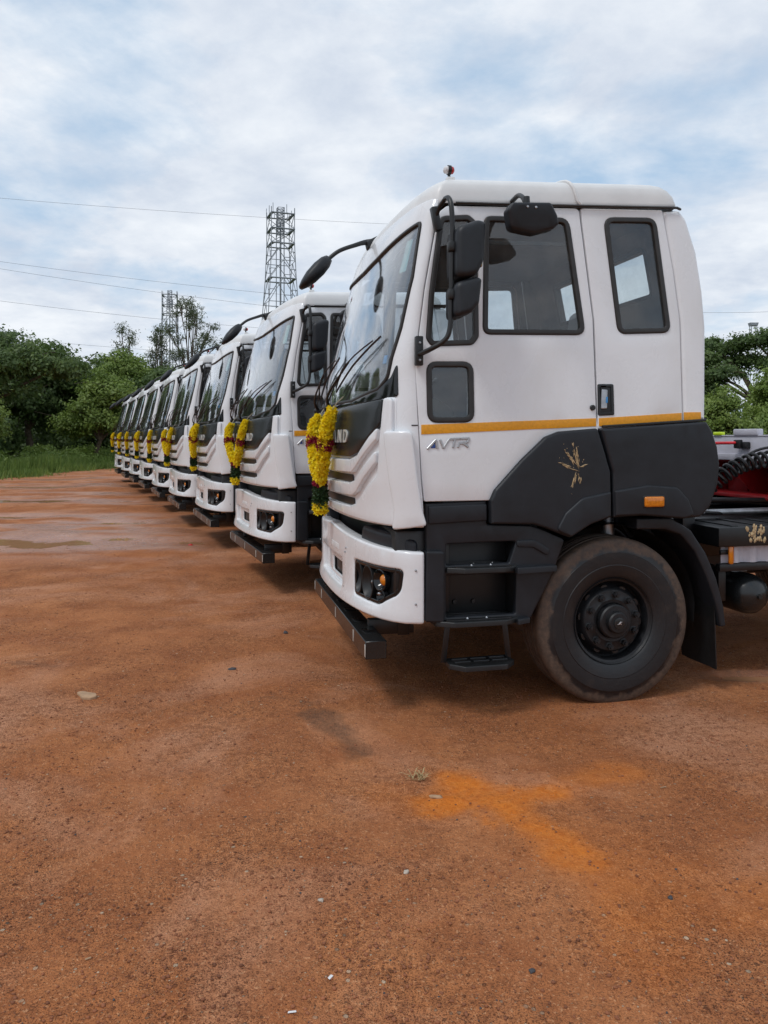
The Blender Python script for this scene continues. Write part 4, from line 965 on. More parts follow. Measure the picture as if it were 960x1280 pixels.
    for (t, w, d0) in ((0, .012, .02), (.01, .05, .032), (.05, .085, .048), (.12, .105, .056), (.2, .11, .052), (.27, .10, .036), (.312, .07, .020), (.325, .02, .008)):
        for k_ in range(sg):
            b = 2 * math.pi * k_ / sg; ck, sk = math.cos(b), math.sin(b)
            hvs.append(c0 + ax * t + Vector((0, 1, 0)) * w * math.copysign(abs(ck) ** .7, ck) + nx * d0 * math.copysign(abs(sk) ** .8, sk))
    for j in range(7):
        for k_ in range(sg): hfs.append((j * sg + k_, j * sg + (k_ + 1) % sg, (j + 1) * sg + (k_ + 1) % sg, (j + 1) * sg + k_))
    hfs += [tuple(range(sg)), tuple(range(7 * sg, 8 * sg))]
    mk('front_mirror_head', hvs, hfs, 'dark_plastic', fm, 50)
    # ---------------- wipers
    def FP(v_, z, n):
        a = float(np.interp(v_, np.concatenate([_pv, TW - _pv[::-1][1:]]), np.concatenate([_ps, 2 * HALF - _ps[::-1][1:]]))); return FM(a, z, n)
    for (b0, e0, bl0, bl1) in (((1.12, 1.86), (.62, 2.13), (.98, 1.97), (.22, 2.26)), ((2.02, 1.87), (1.52, 2.12), (1.90, 1.97), (1.14, 2.22))):
        w = tube('wiper', 'cable_black', [FP(b0[0], b0[1], .03), FP(b0[0] - .08, b0[1] + .06, .07), FP((b0[0] + e0[0]) / 2, (b0[1] + e0[1]) / 2 + .01, .07), FP(e0[0], e0[1], .05)], [.016, .009, .007, .006], T, 8, 3)
        bl = [FP(bl0[0] + (bl1[0] - bl0[0]) * t / 8, bl0[1] + (bl1[1] - bl0[1]) * t / 8, .022) for t in range(9)]
        tube('wiper_blade', 'cable_black', bl, .007, w, 6)
        tube('blade_bridge', 'cable_black', [FP(bl0[0] + (bl1[0] - bl0[0]) * t, bl0[1] + (bl1[1] - bl0[1]) * t, .022 + .035 * math.sin(math.pi * t) + .008) for t in (0.08, .2, .35, .5, .65, .8, .92)], .005, w, 6)
        tube('wiper_arm_rod', 'cable_black', [FP(b0[0] + .03, b0[1] + .02, .05), FP(e0[0] + .08, e0[1] - .03, .06)], .004, w, 6)
        lathe('wiper_pivot', 'black_plastic', [(0, -.04), (.02, -.036), (.026, -.01), (.026, .03)], w, 12, FP(b0[0], b0[1], .03), 'x')
    # ---------------- far side
    for o in (door, qp, cp, rf, sh, hs): mirror_tree(o, T)
    mud = MUD.build('mud_splash', 'mud_dry', T, None, False); mud['label'] = 'dried tan mud splatter on the dark fender'
    # ---------------- wheels, guards, flap
    make_wheel(T, (.022, .055, .507))
    far = make_wheel(T, (.02, TW - .055, .515)); far.rotation_euler = (0, 0, math.pi)
    mg = panel('mudguard', 'dark_plastic', flat(.03), fillet([(.16, 1.150, .01), (.40, 1.150, .05), (.545, 1.065, .08), (.65, .92), (.73, .75), (.782, .57), (.800, .44, .01), (.762, .435, .01), (.72, .60), (.655, .77), (.570, .93, .08), (.47, 1.04, .08), (.36, 1.075), (.16, 1.08, .01)], .08), T, r=.012, depth=.36, n0=.0)
    panel('mud_flap', 'black_plastic', lambda a, b, n: (.745 - (b - .15) * .04 + n + .012 * math.sin(a * 14), a, b), fillet([(.055, .155), (.40, .165), (.40, .72), (.055, .66)], .012), mg, r=.003, depth=.010, grid=.06)
    mirror_tree(mg, T)
    V, F_ = [], []
    for j, y in enumerate((.10, .60)):
        for k_ in range(17):
            t = math.pi * (k_ / 16 * 1.1 - .05); V.append((.02 + .60 * math.cos(t), y, .55 + .56 * math.sin(t)))
    for k_ in range(16): F_.append((k_, k_ + 1, 18 + k_, 17 + k_))
    wl = mk('wheel_housing', V, F_, 'cable_black', T, 50); mirror_tree(wl, T)
    rbox('wheel_house_wall', 'cable_black', (.02, .62, .85), (1.2, .02, .60), T, .004)
    tube('cab_shock', 'steel', [(.13, .34, .95), (.13, .34, 1.17)], .045, T, 16); tube('brake_hose', 'cable_black', [(.20, .30, 1.1), (.28, .30, 1.0), (.33, .34, 1.07), (.38, .34, 1.02)], .012, T, 6, 4)
    # ---------------- chassis behind the cab
    for y in (.80, 1.64): 
        rbox('chassis_rail', 'chassis_black', (1.75, y, .90), (6.0, .08, .26), T, .008)
    for x in (-.9, .75, 1.9, 3.0, 4.5): rbox('cross_member', 'chassis_black', (x, 1.22, .90), (.10, .84, .20), T, .01)
    rbox('front_axle', 'chassis_black', (.02, 1.22, .46), (.12, 1.9, .12), T, .02)
    rbox('engine', 'cable_black', (-.35, 1.22, .86), (1.3, .80, .60), T, .05)
    rbox('radiator', 'cable_black', (-1.10, 1.22, 1.0), (.10, 1.7, .36), T, .02)
    # battery box with ribbed silver front, reflector, rail, air tank
    bb = rbox('battery_box', 'black_plastic', (1.28, .36, 1.00), (.95, .50, .13), T, .014)
    for k_ in range(4): rbox('lid_rib', 'black_plastic', (.95 + k_ * .2, .36, 1.067), (.05, .44, .012), bb, .004)
    mb = MB()
    for k_ in range(44):
        u0 = .86 + k_ * .02; d = .014 * math.sin(k_ * .9)
        mb.add([(u0, .165 + d, .822), (u0 + .02, .165 + .014 * math.sin((k_ + 1) * .9), .822), (u0 + .02, .165 + .014 * math.sin((k_ + 1) * .9), .935), (u0, .165 + d, .935)], [(0, 1, 2, 3)])
    mb.build('ribbed_cover', 'grey_paint', bb, 60, False)
    mud2 = MB(); rnd = random.Random(4)
    for k_ in range(46):
        px_ = 1.10 + rnd.gauss(0, .05); t = rnd.random(); pz_ = 1.068 - t * .10; s = rnd.uniform(.004, .013)
        mud2.add([(px_ + s * math.cos(j * 1.05) * rnd.uniform(.6, 1.2), .1085, pz_ + s * math.sin(j * 1.05) * 1.7) for j in range(6)] + [(px_, .102, pz_)], [(j, (j + 1) % 6, 6) for j in range(6)])
    mud2.build('mud_splash', 'mud_dry', bb, None, False)
    rbox('side_reflector', 'amber_lens', (.915, .135, .880), (.036, .014, .120), bb, .012); rbox('reflector_arm', 'black_plastic', (.885, .16, .895), (.07, .02, .03), bb, .004)
    rbox('side_rail', 'chassis_black', (1.50, .17, .793), (1.32, .05, .050), T, .008)
    at = lathe('air_tank', 'black_satin', [(0, -.02), (.05, -.012), (.10, .012), (.128, .05), (.136, .085), (.138, .10), (.138, .62), (.10, .70), (0, .72)], T, 40, (1.145, .17, .590))
    lathe('tank_plug', 'black_plastic', [(0, -.02), (.016, -.02), (.018, 0), (.018, .02)], at, 12, (1.145, .155, .590)); rbox('tank_strap', 'steel', (1.145, .36, .728), (.12, .03, .006), at, .002)
    rbox('tank_bracket', 'chassis_black', (.93, .42, .66), (.06, .36, .22), T, .01)
    rbox('cab_mount', 'chassis_black', (.78, .45, 1.05), (.10, .12, .34), T, .012); rbox('cab_mount', 'chassis_black', (.78, 1.98, 1.05), (.10, .12, .34), T, .012)
    tube('air_pipe', 'steel', [(.85, .62, 1.11), (1.2, .60, 1.115), (1.8, .60, 1.12)], .022, T, 10); tube('air_pipe', 'chassis_black', [(.80, .75, 1.16), (1.1, .78, 1.19), (2.0, .78, 1.17)], .02, T, 10)
    rbox('valve_block', 'chassis_black', (.83, .50, 1.17), (.14, .12, .08), T, .01); rbox('valve_cover', 'steel', (.90, 1.0, 1.27), (.30, .30, .05), T, .015)
    for w_, y in (((3.75), .055), ((3.75), .36)):
        pass
    rbox('fuel_tank', 'black_satin', (1.75, 2.08, .80), (1.8, .60, .80), T, .10, None, 4); rbox('gearbox', 'cable_black', (1.0, 1.22, .78), (1.2, .50, .50), T, .08, None, 3)
    for k_, (p_, r_, m_) in enumerate([([(.80, .95, 1.20), (1.0, .98, 1.14), (1.4, 1.0, 1.16), (2.2, 1.02, 1.10)], .018, 'cable_black'), ([(.78, 1.30, 1.22), (1.1, 1.26, 1.12), (1.6, 1.2, 1.15)], .022, 'chassis_black'), ([(.80, .62, 1.24), (.90, .60, 1.15), (1.02, .56, 1.12), (1.3, .62, 1.10)], .012, 'cable_black'), ([(.84, .58, 1.10), (.90, .50, 1.16), (.99, .52, 1.12)], .010, 'steel')]): tube('hose', m_, p_, r_, T, 8, 5)
    rbox('rail_cover', 'chassis_black', (1.9, 1.22, 1.045), (2.1, .98, .02), T, .004)
    for x in (3.4,):
        for y, rz in ((.30, math.pi), (.345, 0), (TW - .30, 0), (TW - .345, math.pi)):
            o = copy_tree(far, T); o.location = (x, y, .515); o.rotation_euler = (0, 0, rz)
    rbox('rear_axle', 'chassis_black', (3.4, 1.22, .50), (.16, 1.7, .16), T, .03)
    fw = rbox('fifth_wheel', 'chassis_black', (3.3, 1.22, 1.10), (.90, .86, .10), T, .03); rbox('fifth_wheel_ramp', 'chassis_black', (3.95, 1.22, 1.02), (.5, .6, .04), fw, .01, (0, .25, 0))
    return T

TRUCK = make_truck()

# ------------------------------------------------------------------ garland
def flower_field(centres, normals, size, petals, rnd, flat_=.0):
    V = []; Fc = []; var = []; k = 0
    for c, n in zip(centres, normals):
        base = rnd.random()
        n = n.normalized(); t = n.orthogonal().normalized(); b = n.cross(t)
        for j in range(petals):
            a = 6.283 * j / petals * (1.618 if petals > 8 else 1) + rnd.random() * .5; el = rnd.uniform(-.15, 1.15)
            d = (t * math.cos(a) + b * math.sin(a)) * math.cos(el) + n * math.sin(el); w = d.cross(n); w = (w if w.length > .05 else t).normalized()
            l = size * rnd.uniform(.7, 1.25); hw = l * .36; p0 = c + d * l * .12; m = c + d * l * .62; e = c + d * l + n * l * .12
            V += [p0, m - w * hw, e, m + w * hw]; Fc.append((k, k + 1, k + 2, k + 3)); k += 4; var.append(min(1, max(0, base * .6 + rnd.random() * .4)))
    return V, Fc, var
def leafy(name, mat, V, Fc, var, parent):
    o = mk(name, V, Fc, mat, parent, None, None, False)
    a = o.data.attributes.new('var', 'FLOAT', 'FACE'); a.data.foreach_set('value', np.array(var, 'f')); return o
def make_garland(seed):
    rnd = random.Random(seed); G = empty('flower_garland')
    def along(path, rads, step, per):
        cs = []; ns = []
        P = smooth_path(path, 10); n = len(P)
        tot = sum((P[i + 1] - P[i]).length for i in range(n - 1)); cnt = int(tot / step)
        for i in range(cnt):
            t = i / cnt * (n - 1); k = int(t); p = P[k].lerp(P[min(k + 1, n - 1)], t - k); r = np.interp(i / cnt, np.linspace(0, 1, len(rads)), rads); tg = (P[min(k + 1, n - 1)] - P[max(0, k - 1)]).normalized()
            x = tg.orthogonal().normalized(); y = tg.cross(x); a0 = rnd.random() * 6.28
            for q in range(per):
                a = a0 + 6.283 * q / per + rnd.uniform(-.25, .25); d = x * math.cos(a) + y * math.sin(a); cs.append(p + d * r * rnd.uniform(.72, 1.0) + tg * rnd.uniform(-.012, .012)); ns.append(d + Vector((0, 0, .15)))
        return cs, ns
    # local axes as the truck: x to the rear, y away, z up; origin at the lowest tuft
    jn = Vector((0, 0, .47))
    tops = [Vector((.045, .34, .69)), Vector((.03, -.34, .715))]
    for tp in tops:
        mid = Vector((0.0, tp.y * .93, .60)); low = Vector((-.01, tp.y * .66, .42)); end = Vector((.0, tp.y * .16, .22))
        cs, ns = along([tp, mid, low, end], [.022, .034, .038, .037, .028], .0135, 8)
        core = tube('strand_core', 'petal_yellow', [tp, mid, low, end], .026, G, 8, 6)
        leafy('flower_strand', 'petal_yellow', *flower_field(cs, ns, .021, 13, rnd), G)['kind'] = 'stuff'
        cs, ns = along([Vector((-.004, tp.y * .82, .515)), Vector((-.008, tp.y * .72, .462))], [.045, .045], .011, 11)
        leafy('red_band', 'petal_red', *flower_field(cs, ns, .021, 13, rnd), G)['kind'] = 'stuff'
        tube('string', 'string_fibre', [tp, tp + Vector((.03, tp.y * .06, .05)), tp + Vector((.07, tp.y * .12, .09))], .004, G, 5)
    cs, ns = along([Vector((0, 0, .225)), Vector((0, 0, .185))], [.045, .038], .012, 10)
    leafy('red_knot', 'petal_red', *flower_field(cs, ns, .02, 13, rnd), G)['kind'] = 'stuff'
    cs, ns = along([Vector((0, 0, .19)), Vector((.004, .004, .12)), Vector((0, .0, .05))], [.036, .042, .034], .013, 8)
    leafy('leaf_tail', 'leaf_garland', *flower_field(cs, ns, .028, 9, rnd), G)['kind'] = 'stuff'
    cs, ns = along([Vector((0, 0, .06)), Vector((0, 0, .0))], [.042, .040, .02], .012, 9)
    leafy('end_tuft', 'petal_yellow', *flower_field(cs, ns, .024, 13, rnd), G)['kind'] = 'stuff'
    return G
GAR = [make_garland(21), make_garland(22), make_garland(23)]

# ------------------------------------------------------------------ the row of trucks: near front corner of each bumper on the ground, and heading
ROW = [(.230, 4.47, 13.2), (-.917, 7.98, 20.3), (-2.20, 11.25, 20.5), (-3.42, 14.10, 21.0), (-4.60, 16.90, 21.3), (-5.86, 19.9, 21.6), (-7.05, 22.7, 21.8), (-8.22, 25.4, 22.0), (-9.50, 28.4, 22.2)]
ORD = ['nearest white truck in the row, its whole cab, dark fender and front wheel showing',
       'second white truck from the camera, half hidden behind the nearest cab',
       'third white truck from the camera, its upper door window and bumper in view',
       'fourth white truck from the camera in the garlanded row',
       'fifth white truck from the camera, middle of the garlanded row',
       'sixth white truck from the camera, fourth from the far end',
       'seventh white truck from the camera, third from the far end',
       'eighth white truck from the camera, last but one before the trees',
       'farthest white truck at the end of the row beside the trees']
GLB = ['largest yellow and red flower garland, on the nearest truck', 'yellow garland on the front of the second truck from the camera', 'yellow garland on the front of the third truck from the camera',
       'yellow garland on the front of the fourth truck from the camera', 'yellow garland on the middle, fifth truck of the row', 'yellow garland on the sixth truck, fourth from the far end',
       'yellow garland on the seventh truck, third from the far end', 'yellow garland on the last but one truck of the row', 'smallest, farthest yellow garland at the end of the truck row']
trucks = []
for i, (cx, cy, yaw) in enumerate(ROW):
    t = TRUCK if i == 0 else copy_tree(TRUCK)
    th = R(yaw)
    if i == 0: loc = (1.433, 4.741, 0)
    else: loc = (cx + 1.235 * math.cos(th), cy + 1.235 * math.sin(th), 0)
    t.location = loc; t.rotation_euler = (0, 0, th); tag(t, ORD[i], 'truck', 'white trucks parked in a row'); trucks.append(t)
    if i: # the mud splashes are on the nearest truck only
        for ch in list(t.children_recursive):
            if ch.name.startswith('mud_splash'): bpy.data.objects.remove(ch)
    g = GAR[i] if i < 3 else copy_tree(GAR[i % 3])
    lu, lv, lz = -1.68, 1.09, 1.12
    if i: lv += random.uniform(-.06, .06); lz += random.uniform(-.02, .03)
    g.location = (loc[0] + lu * math.cos(th) - lv * math.sin(th), loc[1] + lu * math.sin(th) + lv * math.cos(th), lz); g.rotation_euler = (0, 0, th + random.uniform(-.12, .12) * (i > 0))
    tag(g, GLB[i], 'garland', 'flower garlands on the truck fronts')
trucks[0].name = 'truck'

# ------------------------------------------------------------------ red trailer coupled behind the nearest truck
def make_trailer():
    TR = empty('trailer'); TR.location = trucks[0].location; TR.rotation_euler = trucks[0].rotation_euler
    hbd = panel('headboard', 'grey_paint', lambda a, b, n: (1.72 - n + (b - 1.5) * .10, a, b), [(.0, 1.475), (TW, 1.475), (TW, 1.668), (.0, 1.668)], TR, r=.004, depth=.02, grid=.4)
    rbox('top_flange', 'grey_paint', (1.76, 1.22, 1.672), (.06, 2.44, .012), hbd, .003)
    for y, n in ((1.02, 0), (.55, 1)):
        s = rbox('socket', 'black_plastic', (1.705, y, 1.595), (.05, .12, .055), hbd, .010)
        rbox('socket_cap', 'black_plastic', (1.675, y + .02, 1.605), (.04, .07, .07), s, .010)
    rbox('lime_cap', 'lime_plastic', (1.74, 1.36, 1.690), (.05, .10, .028), hbd, .010); rbox('grey_block', 'grey_paint', (1.75, 1.02, 1.700), (.06, .28, .05), hbd, .008)
    rbox('coupler_plate', 'red_paint', (3.0, 1.22, 1.19), (2.6, 2.2, .03), TR, .004)
    fb = rbox('front_beam', 'red_paint', (1.84, 1.22, 1.465), (.14, 2.40, .014), TR, .003)
    for y in (.35, .78, 1.22, 1.66, 2.09):
        panel('gusset', 'red_paint', lambda a, b, n, y=y: (a, y - n, b), [(1.74, 1.462), (2.4, 1.462), (2.4, 1.205), (1.95, 1.205), (1.80, 1.36)], TR, r=.003, depth=.018)
    rbox('back_web', 'red_paint', (2.35, 1.22, 1.33), (.02, 2.2, .26), TR, .003)
    rbox('web_plate', 'red_paint', (2.0, .88, 1.33), (.02, .20, .26), TR, .003); rbox('web_plate', 'red_paint', (2.0, 1.45, 1.33), (.02, .24, .26), TR, .003)
    for y in (.55, 1.89): rbox('main_beam', 'red_paint', (5.2, y, 1.30), (6.0, .12, .30), TR, .006)
    rbox('deck', 'grey_paint', (5.0, 1.22, 1.50), (6.6, 2.44, .05), TR, .004)
    return tag(TR, 'red trailer with grey headboard coupled behind the nearest truck', 'trailer')
make_trailer()
def loc2w(u, v, z): th = R(ROW[0][2]); o = trucks[0].location; return Vector((o.x + u * math.cos(th) - v * math.sin(th), o.y + u * math.sin(th) + v * math.cos(th), z))
def top_tube(name, mat, pts, r, label, cat, seg=8):
    o = tube(name, mat, [loc2w(*p) for p in pts], r, None, seg, 6); return tag(o, label, cat)
top_tube('cable', 'cable_red', [(.70, 1.5, 1.46), (1.05, 1.30, 1.50), (1.40, 1.12, 1.60), (1.66, 1.05, 1.615)], .012, 'red electric cable plugged into the grey headboard', 'cable')
top_tube('cable', 'cable_black', [(1.10, .66, 1.33), (1.25, .60, 1.44), (1.45, .56, 1.56), (1.67, .55, 1.60)], .010, 'black cable rising to the grey headboard socket at right edge', 'cable')
def coil_hose():
    P = smooth_path([(.86, .68, 1.185), (.98, .66, 1.22), (1.10, .62, 1.30), (1.22, .58, 1.40), (1.36, .55, 1.47), (1.55, .53, 1.50)], 10)
    path = []; turns = 17; n = 330
    for i in range(n):
        t = i / (n - 1); k = min(int(t * (len(P) - 1)), len(P) - 2); p = P[k].lerp(P[k + 1], t * (len(P) - 1) - k); tg = (P[k + 1] - P[k]).normalized(); x = tg.cross(Vector((0, 0, 1))).normalized(); y = tg.cross(x)
        a = t * turns * 6.283; path.append(loc2w(*(p + (x * math.cos(a) + y * math.sin(a)) * .052)))
    v, f = tube_geo(path, .013, 7); o = mk('coil_hose', v, f, 'cable_black', None, 50); tag(o, 'coiled black air hose rising behind the nearest cab', 'hose')
coil_hose()

# ------------------------------------------------------------------ trees
def leaf_cloud(lobes, leaf, per, rnd, clump=.5, up=.35, aspect=.55):
    C = []; Nn = []; Vr = []
    for (cx, cy, cz, rx, ry, rz, nc) in lobes:
        for _ in range(nc):
            d = Vector((rnd.gauss(0, 1), rnd.gauss(0, 1), rnd.gauss(0, 1))).normalized(); r = rnd.random() ** .38
            if d.z < -.35: d.z *= .5
            c = Vector((cx + d.x * rx * r, cy + d.y * ry * r, cz + d.z * rz * r)); cv = rnd.random(); cr = clump * rnd.uniform(.6, 1.25)
            for _ in range(per):
                q = Vector((rnd.gauss(0, .5), rnd.gauss(0, .5), rnd.gauss(0, .36))) * cr
                C.append(c + q); Nn.append(d * .5 + q * .6 + Vector((rnd.gauss(0, .5), rnd.gauss(0, .5), up + rnd.gauss(0, .4)))); Vr.append(min(1, max(0, .25 + .45 * cv + .25 * rnd.random() + .12 * q.z / cr)))
    C = np.array([tuple(c) for c in C]); N = np.array([tuple(c) for c in Nn]); N /= np.linalg.norm(N, axis=1, keepdims=True) + 1e-9
    rr = np.random.default_rng(rnd.randrange(9999)); T_ = rr.normal(size=N.shape); T_ -= N * (T_ * N).sum(1, keepdims=True); T_ /= np.linalg.norm(T_, axis=1, keepdims=True) + 1e-9; B_ = np.cross(N, T_)
    s = leaf * rr.uniform(.6, 1.35, (len(C), 1))
    V = np.stack([C - T_ * s, C + B_ * s * aspect + N * s * .15, C + T_ * s, C - B_ * s * aspect + N * s * .15], 1).reshape(-1, 3)
    return V, np.array(Vr, 'f')
def quads_obj(name, mat, V, var, parent):
    n = len(V) // 4; me = bpy.data.meshes.new(name); me.vertices.add(n * 4); me.vertices.foreach_set('co', V.astype('f').ravel())
    me.loops.add(n * 4); me.loops.foreach_set('vertex_index', np.arange(n * 4, dtype='i')); me.polygons.add(n); me.polygons.foreach_set('loop_start', np.arange(0, n * 4, 4, dtype='i')); me.update(calc_edges=True)
    a = me.attributes.new('var', 'FLOAT', 'FACE'); a.data.foreach_set('value', var); me.materials.append(MATS[mat])
    o = bpy.data.objects.new(name, me); link(o, parent); return o
def make_tree(lobes, mat, leaf, per, seed, clump, trunk_r, fork, name='tree', up=.35, aspect=.55):
    rnd = random.Random(seed); T = empty(name)
    V, var = leaf_cloud(lobes, leaf, per, rnd, clump, up, aspect); quads_obj('crown', mat, V, var, T)
    mb = MB(); base = Vector((0, 0, -.1)); fk = Vector((rnd.uniform(-.2, .2), rnd.uniform(-.2, .2), fork))
    pth = smooth_path([base, Vector((rnd.uniform(-.1, .1), rnd.uniform(-.1, .1), fork * .5)), fk], 4); mb.add(*tube_geo(pth, list(np.linspace(trunk_r * 1.25, trunk_r * .8, len(pth))), 9))
    for (cx, cy, cz, rx, ry, rz, nc) in lobes:
        e = Vector((cx, cy, cz)); m = fk.lerp(e, .5) + Vector((rnd.uniform(-.3, .3), rnd.uniform(-.3, .3), rnd.uniform(-.1, .4)))
        p = smooth_path([fk, m, e], 4); mb.add(*tube_geo(p, list(np.linspace(trunk_r * .6, trunk_r * .16, len(p))), 6))
        for _ in range(4):
            d = Vector((rnd.gauss(0, 1) * rx, rnd.gauss(0, 1) * ry, rnd.gauss(.2, .8) * rz)) * .6; p = smooth_path([m.lerp(e, rnd.uniform(.3, 1)), e + d * .5 + Vector((0, 0, .1)), e + d], 3); mb.add(*tube_geo(p, list(np.linspace(trunk_r * .22, trunk_r * .06, len(p))), 5))
    mb.build('trunk', 'wood_bark', T, 60, False); return T
def lobes_round(rnd, R_, h0, h1, n, nc, flat_=.8):
    L_ = []; zc_ = (h0 + h1) / 2
    for k in range(n):
        a = rnd.random() * 6.28; r = R_ * .62 * math.sqrt(rnd.random()); z = h0 + (h1 - h0) * (.22 + .6 * rnd.random()); s = R_ * rnd.uniform(.36, .56)
        L_.append((r * math.cos(a), r * math.sin(a), min(z, h1 - s * flat_), s, s, s * flat_, nc))
    L_.append((0, 0, h1 - R_ * .42 * flat_, R_ * .45, R_ * .45, R_ * .42 * flat_, nc)); L_.append((0, 0, zc_, R_ * .7, R_ * .7, (h1 - h0) * .38, nc * 2)); return L_
rt = random.Random(77)
P_SPREAD = lambda: make_tree([(-2.6, .3, 5.6, 2.0, 1.8, .75, 46), (2.6, .2, 5.9, 2.3, 1.9, .7, 50), (.2, 1.2, 6.7, 2.4, 2.0, .75, 56), (.6, -1.5, 5.3, 2.2, 1.8, .7, 50), (-1.2, -1.0, 6.2, 1.8, 1.8, .7, 44), (4.2, -.6, 5.3, 1.5, 1.3, .5, 30), (-4.2, .5, 4.7, 1.5, 1.4, .6, 32), (0, 0, 4.2, 3.2, 2.8, 1.0, 60)], 'leaf_dark', .105, 70, 5, .62, .26, 2.6)
P_BUSHY = lambda: make_tree(lobes_round(rt, 2.6, 1.1, 5.8, 9, 34), 'leaf_mid', .10, 64, 6, .48, .16, 1.5)
P_DARK = lambda: make_tree(lobes_round(rt, 4.2, 1.2, 7.8, 11, 42), 'leaf_dark', .125, 64, 7, .66, .24, 2.2)
P_DARK2 = lambda: make_tree(lobes_round(rt, 3.6, .8, 7.2, 10, 42), 'leaf_dark', .12, 64, 8, .6, .22, 2.0)
P_MIDG = lambda: make_tree(lobes_round(rt, 3.4, 1.4, 8.2, 10, 40), 'leaf_mid', .115, 62, 9, .58, .2, 2.4)
def slender(seed, h, spread, nl):
    r = random.Random(seed); L_ = []
    for k in range(nl):
        t = .42 + .58 * (k + r.random()) / nl; a = r.random() * 6.28; d = spread * (1.15 - t) * r.uniform(.5, 1.6) + .15
        L_.append((d * math.cos(a), d * math.sin(a), h * t, .55, .55, .60, 8))
    return make_tree(L_, 'leaf_olive', .10, 26, seed + 1, .42, .10, h * .45, 'slender_tree', -.3, .3)
UMB = lambda: make_tree([(k, j, z, 2.1, 1.8, .42, 48) for k, j, z in ((-4.5, 0, 6.3), (-2.2, 1.0, 7.2), (.3, -.6, 7.5), (2.8, .6, 7.2), (5.0, 0, 6.5), (-3.4, -1.2, 5.4), (1.4, -1.6, 5.9), (-.8, 1.5, 6.4), (4.0, -1.4, 5.6))], 'leaf_dark', .105, 70, 15, .5, .24, 3.6)
def place(T, x, y, s, rz, label, group=None, cat='tree', sz=None):
    T.location = (x, y, 0); T.scale = (s, s, sz or s); T.rotation_euler = (0, 0, rz); tag(T, label, cat, group); return T
spread = P_SPREAD(); bushy = P_BUSHY(); dark = P_DARK(); dark2 = P_DARK2(); midg = P_MIDG(); umb = UMB()
TB = 'trees around the yard'
place(spread, -21.0, 39.0, 1.0, .3, 'dark spreading tree with layered branches at the left edge of the photo', TB)
place(bushy, -17.4, 46.8, 1.0, 0, 'light green bushy tree on a thin trunk left of the farthest truck', TB)
place(dark, -22.5, 49, .98, 1, 'dark dense tree behind the light green bushy tree at left', TB)
place(midg, -19.6, 57, 1.0, 0, 'mid green rounded tree below the farther tower', TB)
place(umb, 22.5, 46, 1.0, 0, 'dark flat-topped tree behind the nearest cab at the right edge', TB)
place(copy_tree(bushy), -18.9, 35.0, .78, 2.1, 'small pale green tree at the left edge above the weeds', TB)
place(dark2, -15.8, 57, .98, 2, 'dark rounded tree just above the far trucks', TB)
place(copy_tree(dark2), -27, 45, 1.05, 3, 'dark tree behind the spreading tree at the left edge', TB)
place(copy_tree(dark2), -25.5, 60, 1.05, 4, 'dark tree deep in the left wood', TB)
place(copy_tree(dark), -21.5, 64, 1.0, 5, 'dark tree behind the mid green rounded tree', TB)
place(copy_tree(dark), -9.5, 62, .9, .5, 'dark tree hidden beyond the third truck', TB)
place(copy_tree(dark2), -3.0, 64, .9, .9, 'dark tree hidden beyond the second truck', TB)
place(copy_tree(dark), 4.5, 60, .9, 2.2, 'dark tree hidden straight behind the nearest cab', TB)
place(copy_tree(midg), 11.5, 56, .9, 3.2, 'mid green tree hidden behind the rear of the nearest cab', TB)
place(copy_tree(bushy), 17.9, 35, .84, .5, 'light green bushy tree under the flat-topped tree at right', TB)
place(copy_tree(midg), 21.5, 38, .50, 1.5, 'mid green tree at the right edge under the flat-topped tree', TB)
place(copy_tree(bushy), 14.6, 33, .66, 2.5, 'low green bush tree close behind the nearest cab at right', TB)
place(copy_tree(dark2), 17.8, 47, .85, 2.9, 'dark tree trunkline beneath the flat-topped tree at right', TB)
for k, (x, y, s) in enumerate([(-23, 28, 1.0), (-22, 19, .95), (-24, 10, 1.0), (-23, 1, .9)]):
    place(copy_tree((dark, midg, dark2, midg)[k]), x, y, s, k * 1.3, ('dark tree just outside the left edge, mirrored in the windshields', 'mid green tree outside the left edge, next nearer the camera', 'dark tree outside the left edge, level with the truck row', 'mid green tree outside the left edge, beside the camera')[k], TB)
s1 = place(slender(31, 12.3, 3.6, 34), -15.2, 60, 1.0, 0, 'tall thin tree with sparse leaves right of the farther tower', TB)
s2 = place(slender(47, 10.4, 1.3, 15), -20.8, 62, 1.0, 0, 'slender sparse tree left of the farther tower', TB)
s3 = place(slender(53, 10.3, .9, 18), -17.9, 61, 1.0, 0, 'narrow leafy tree in front of the farther tower', TB)

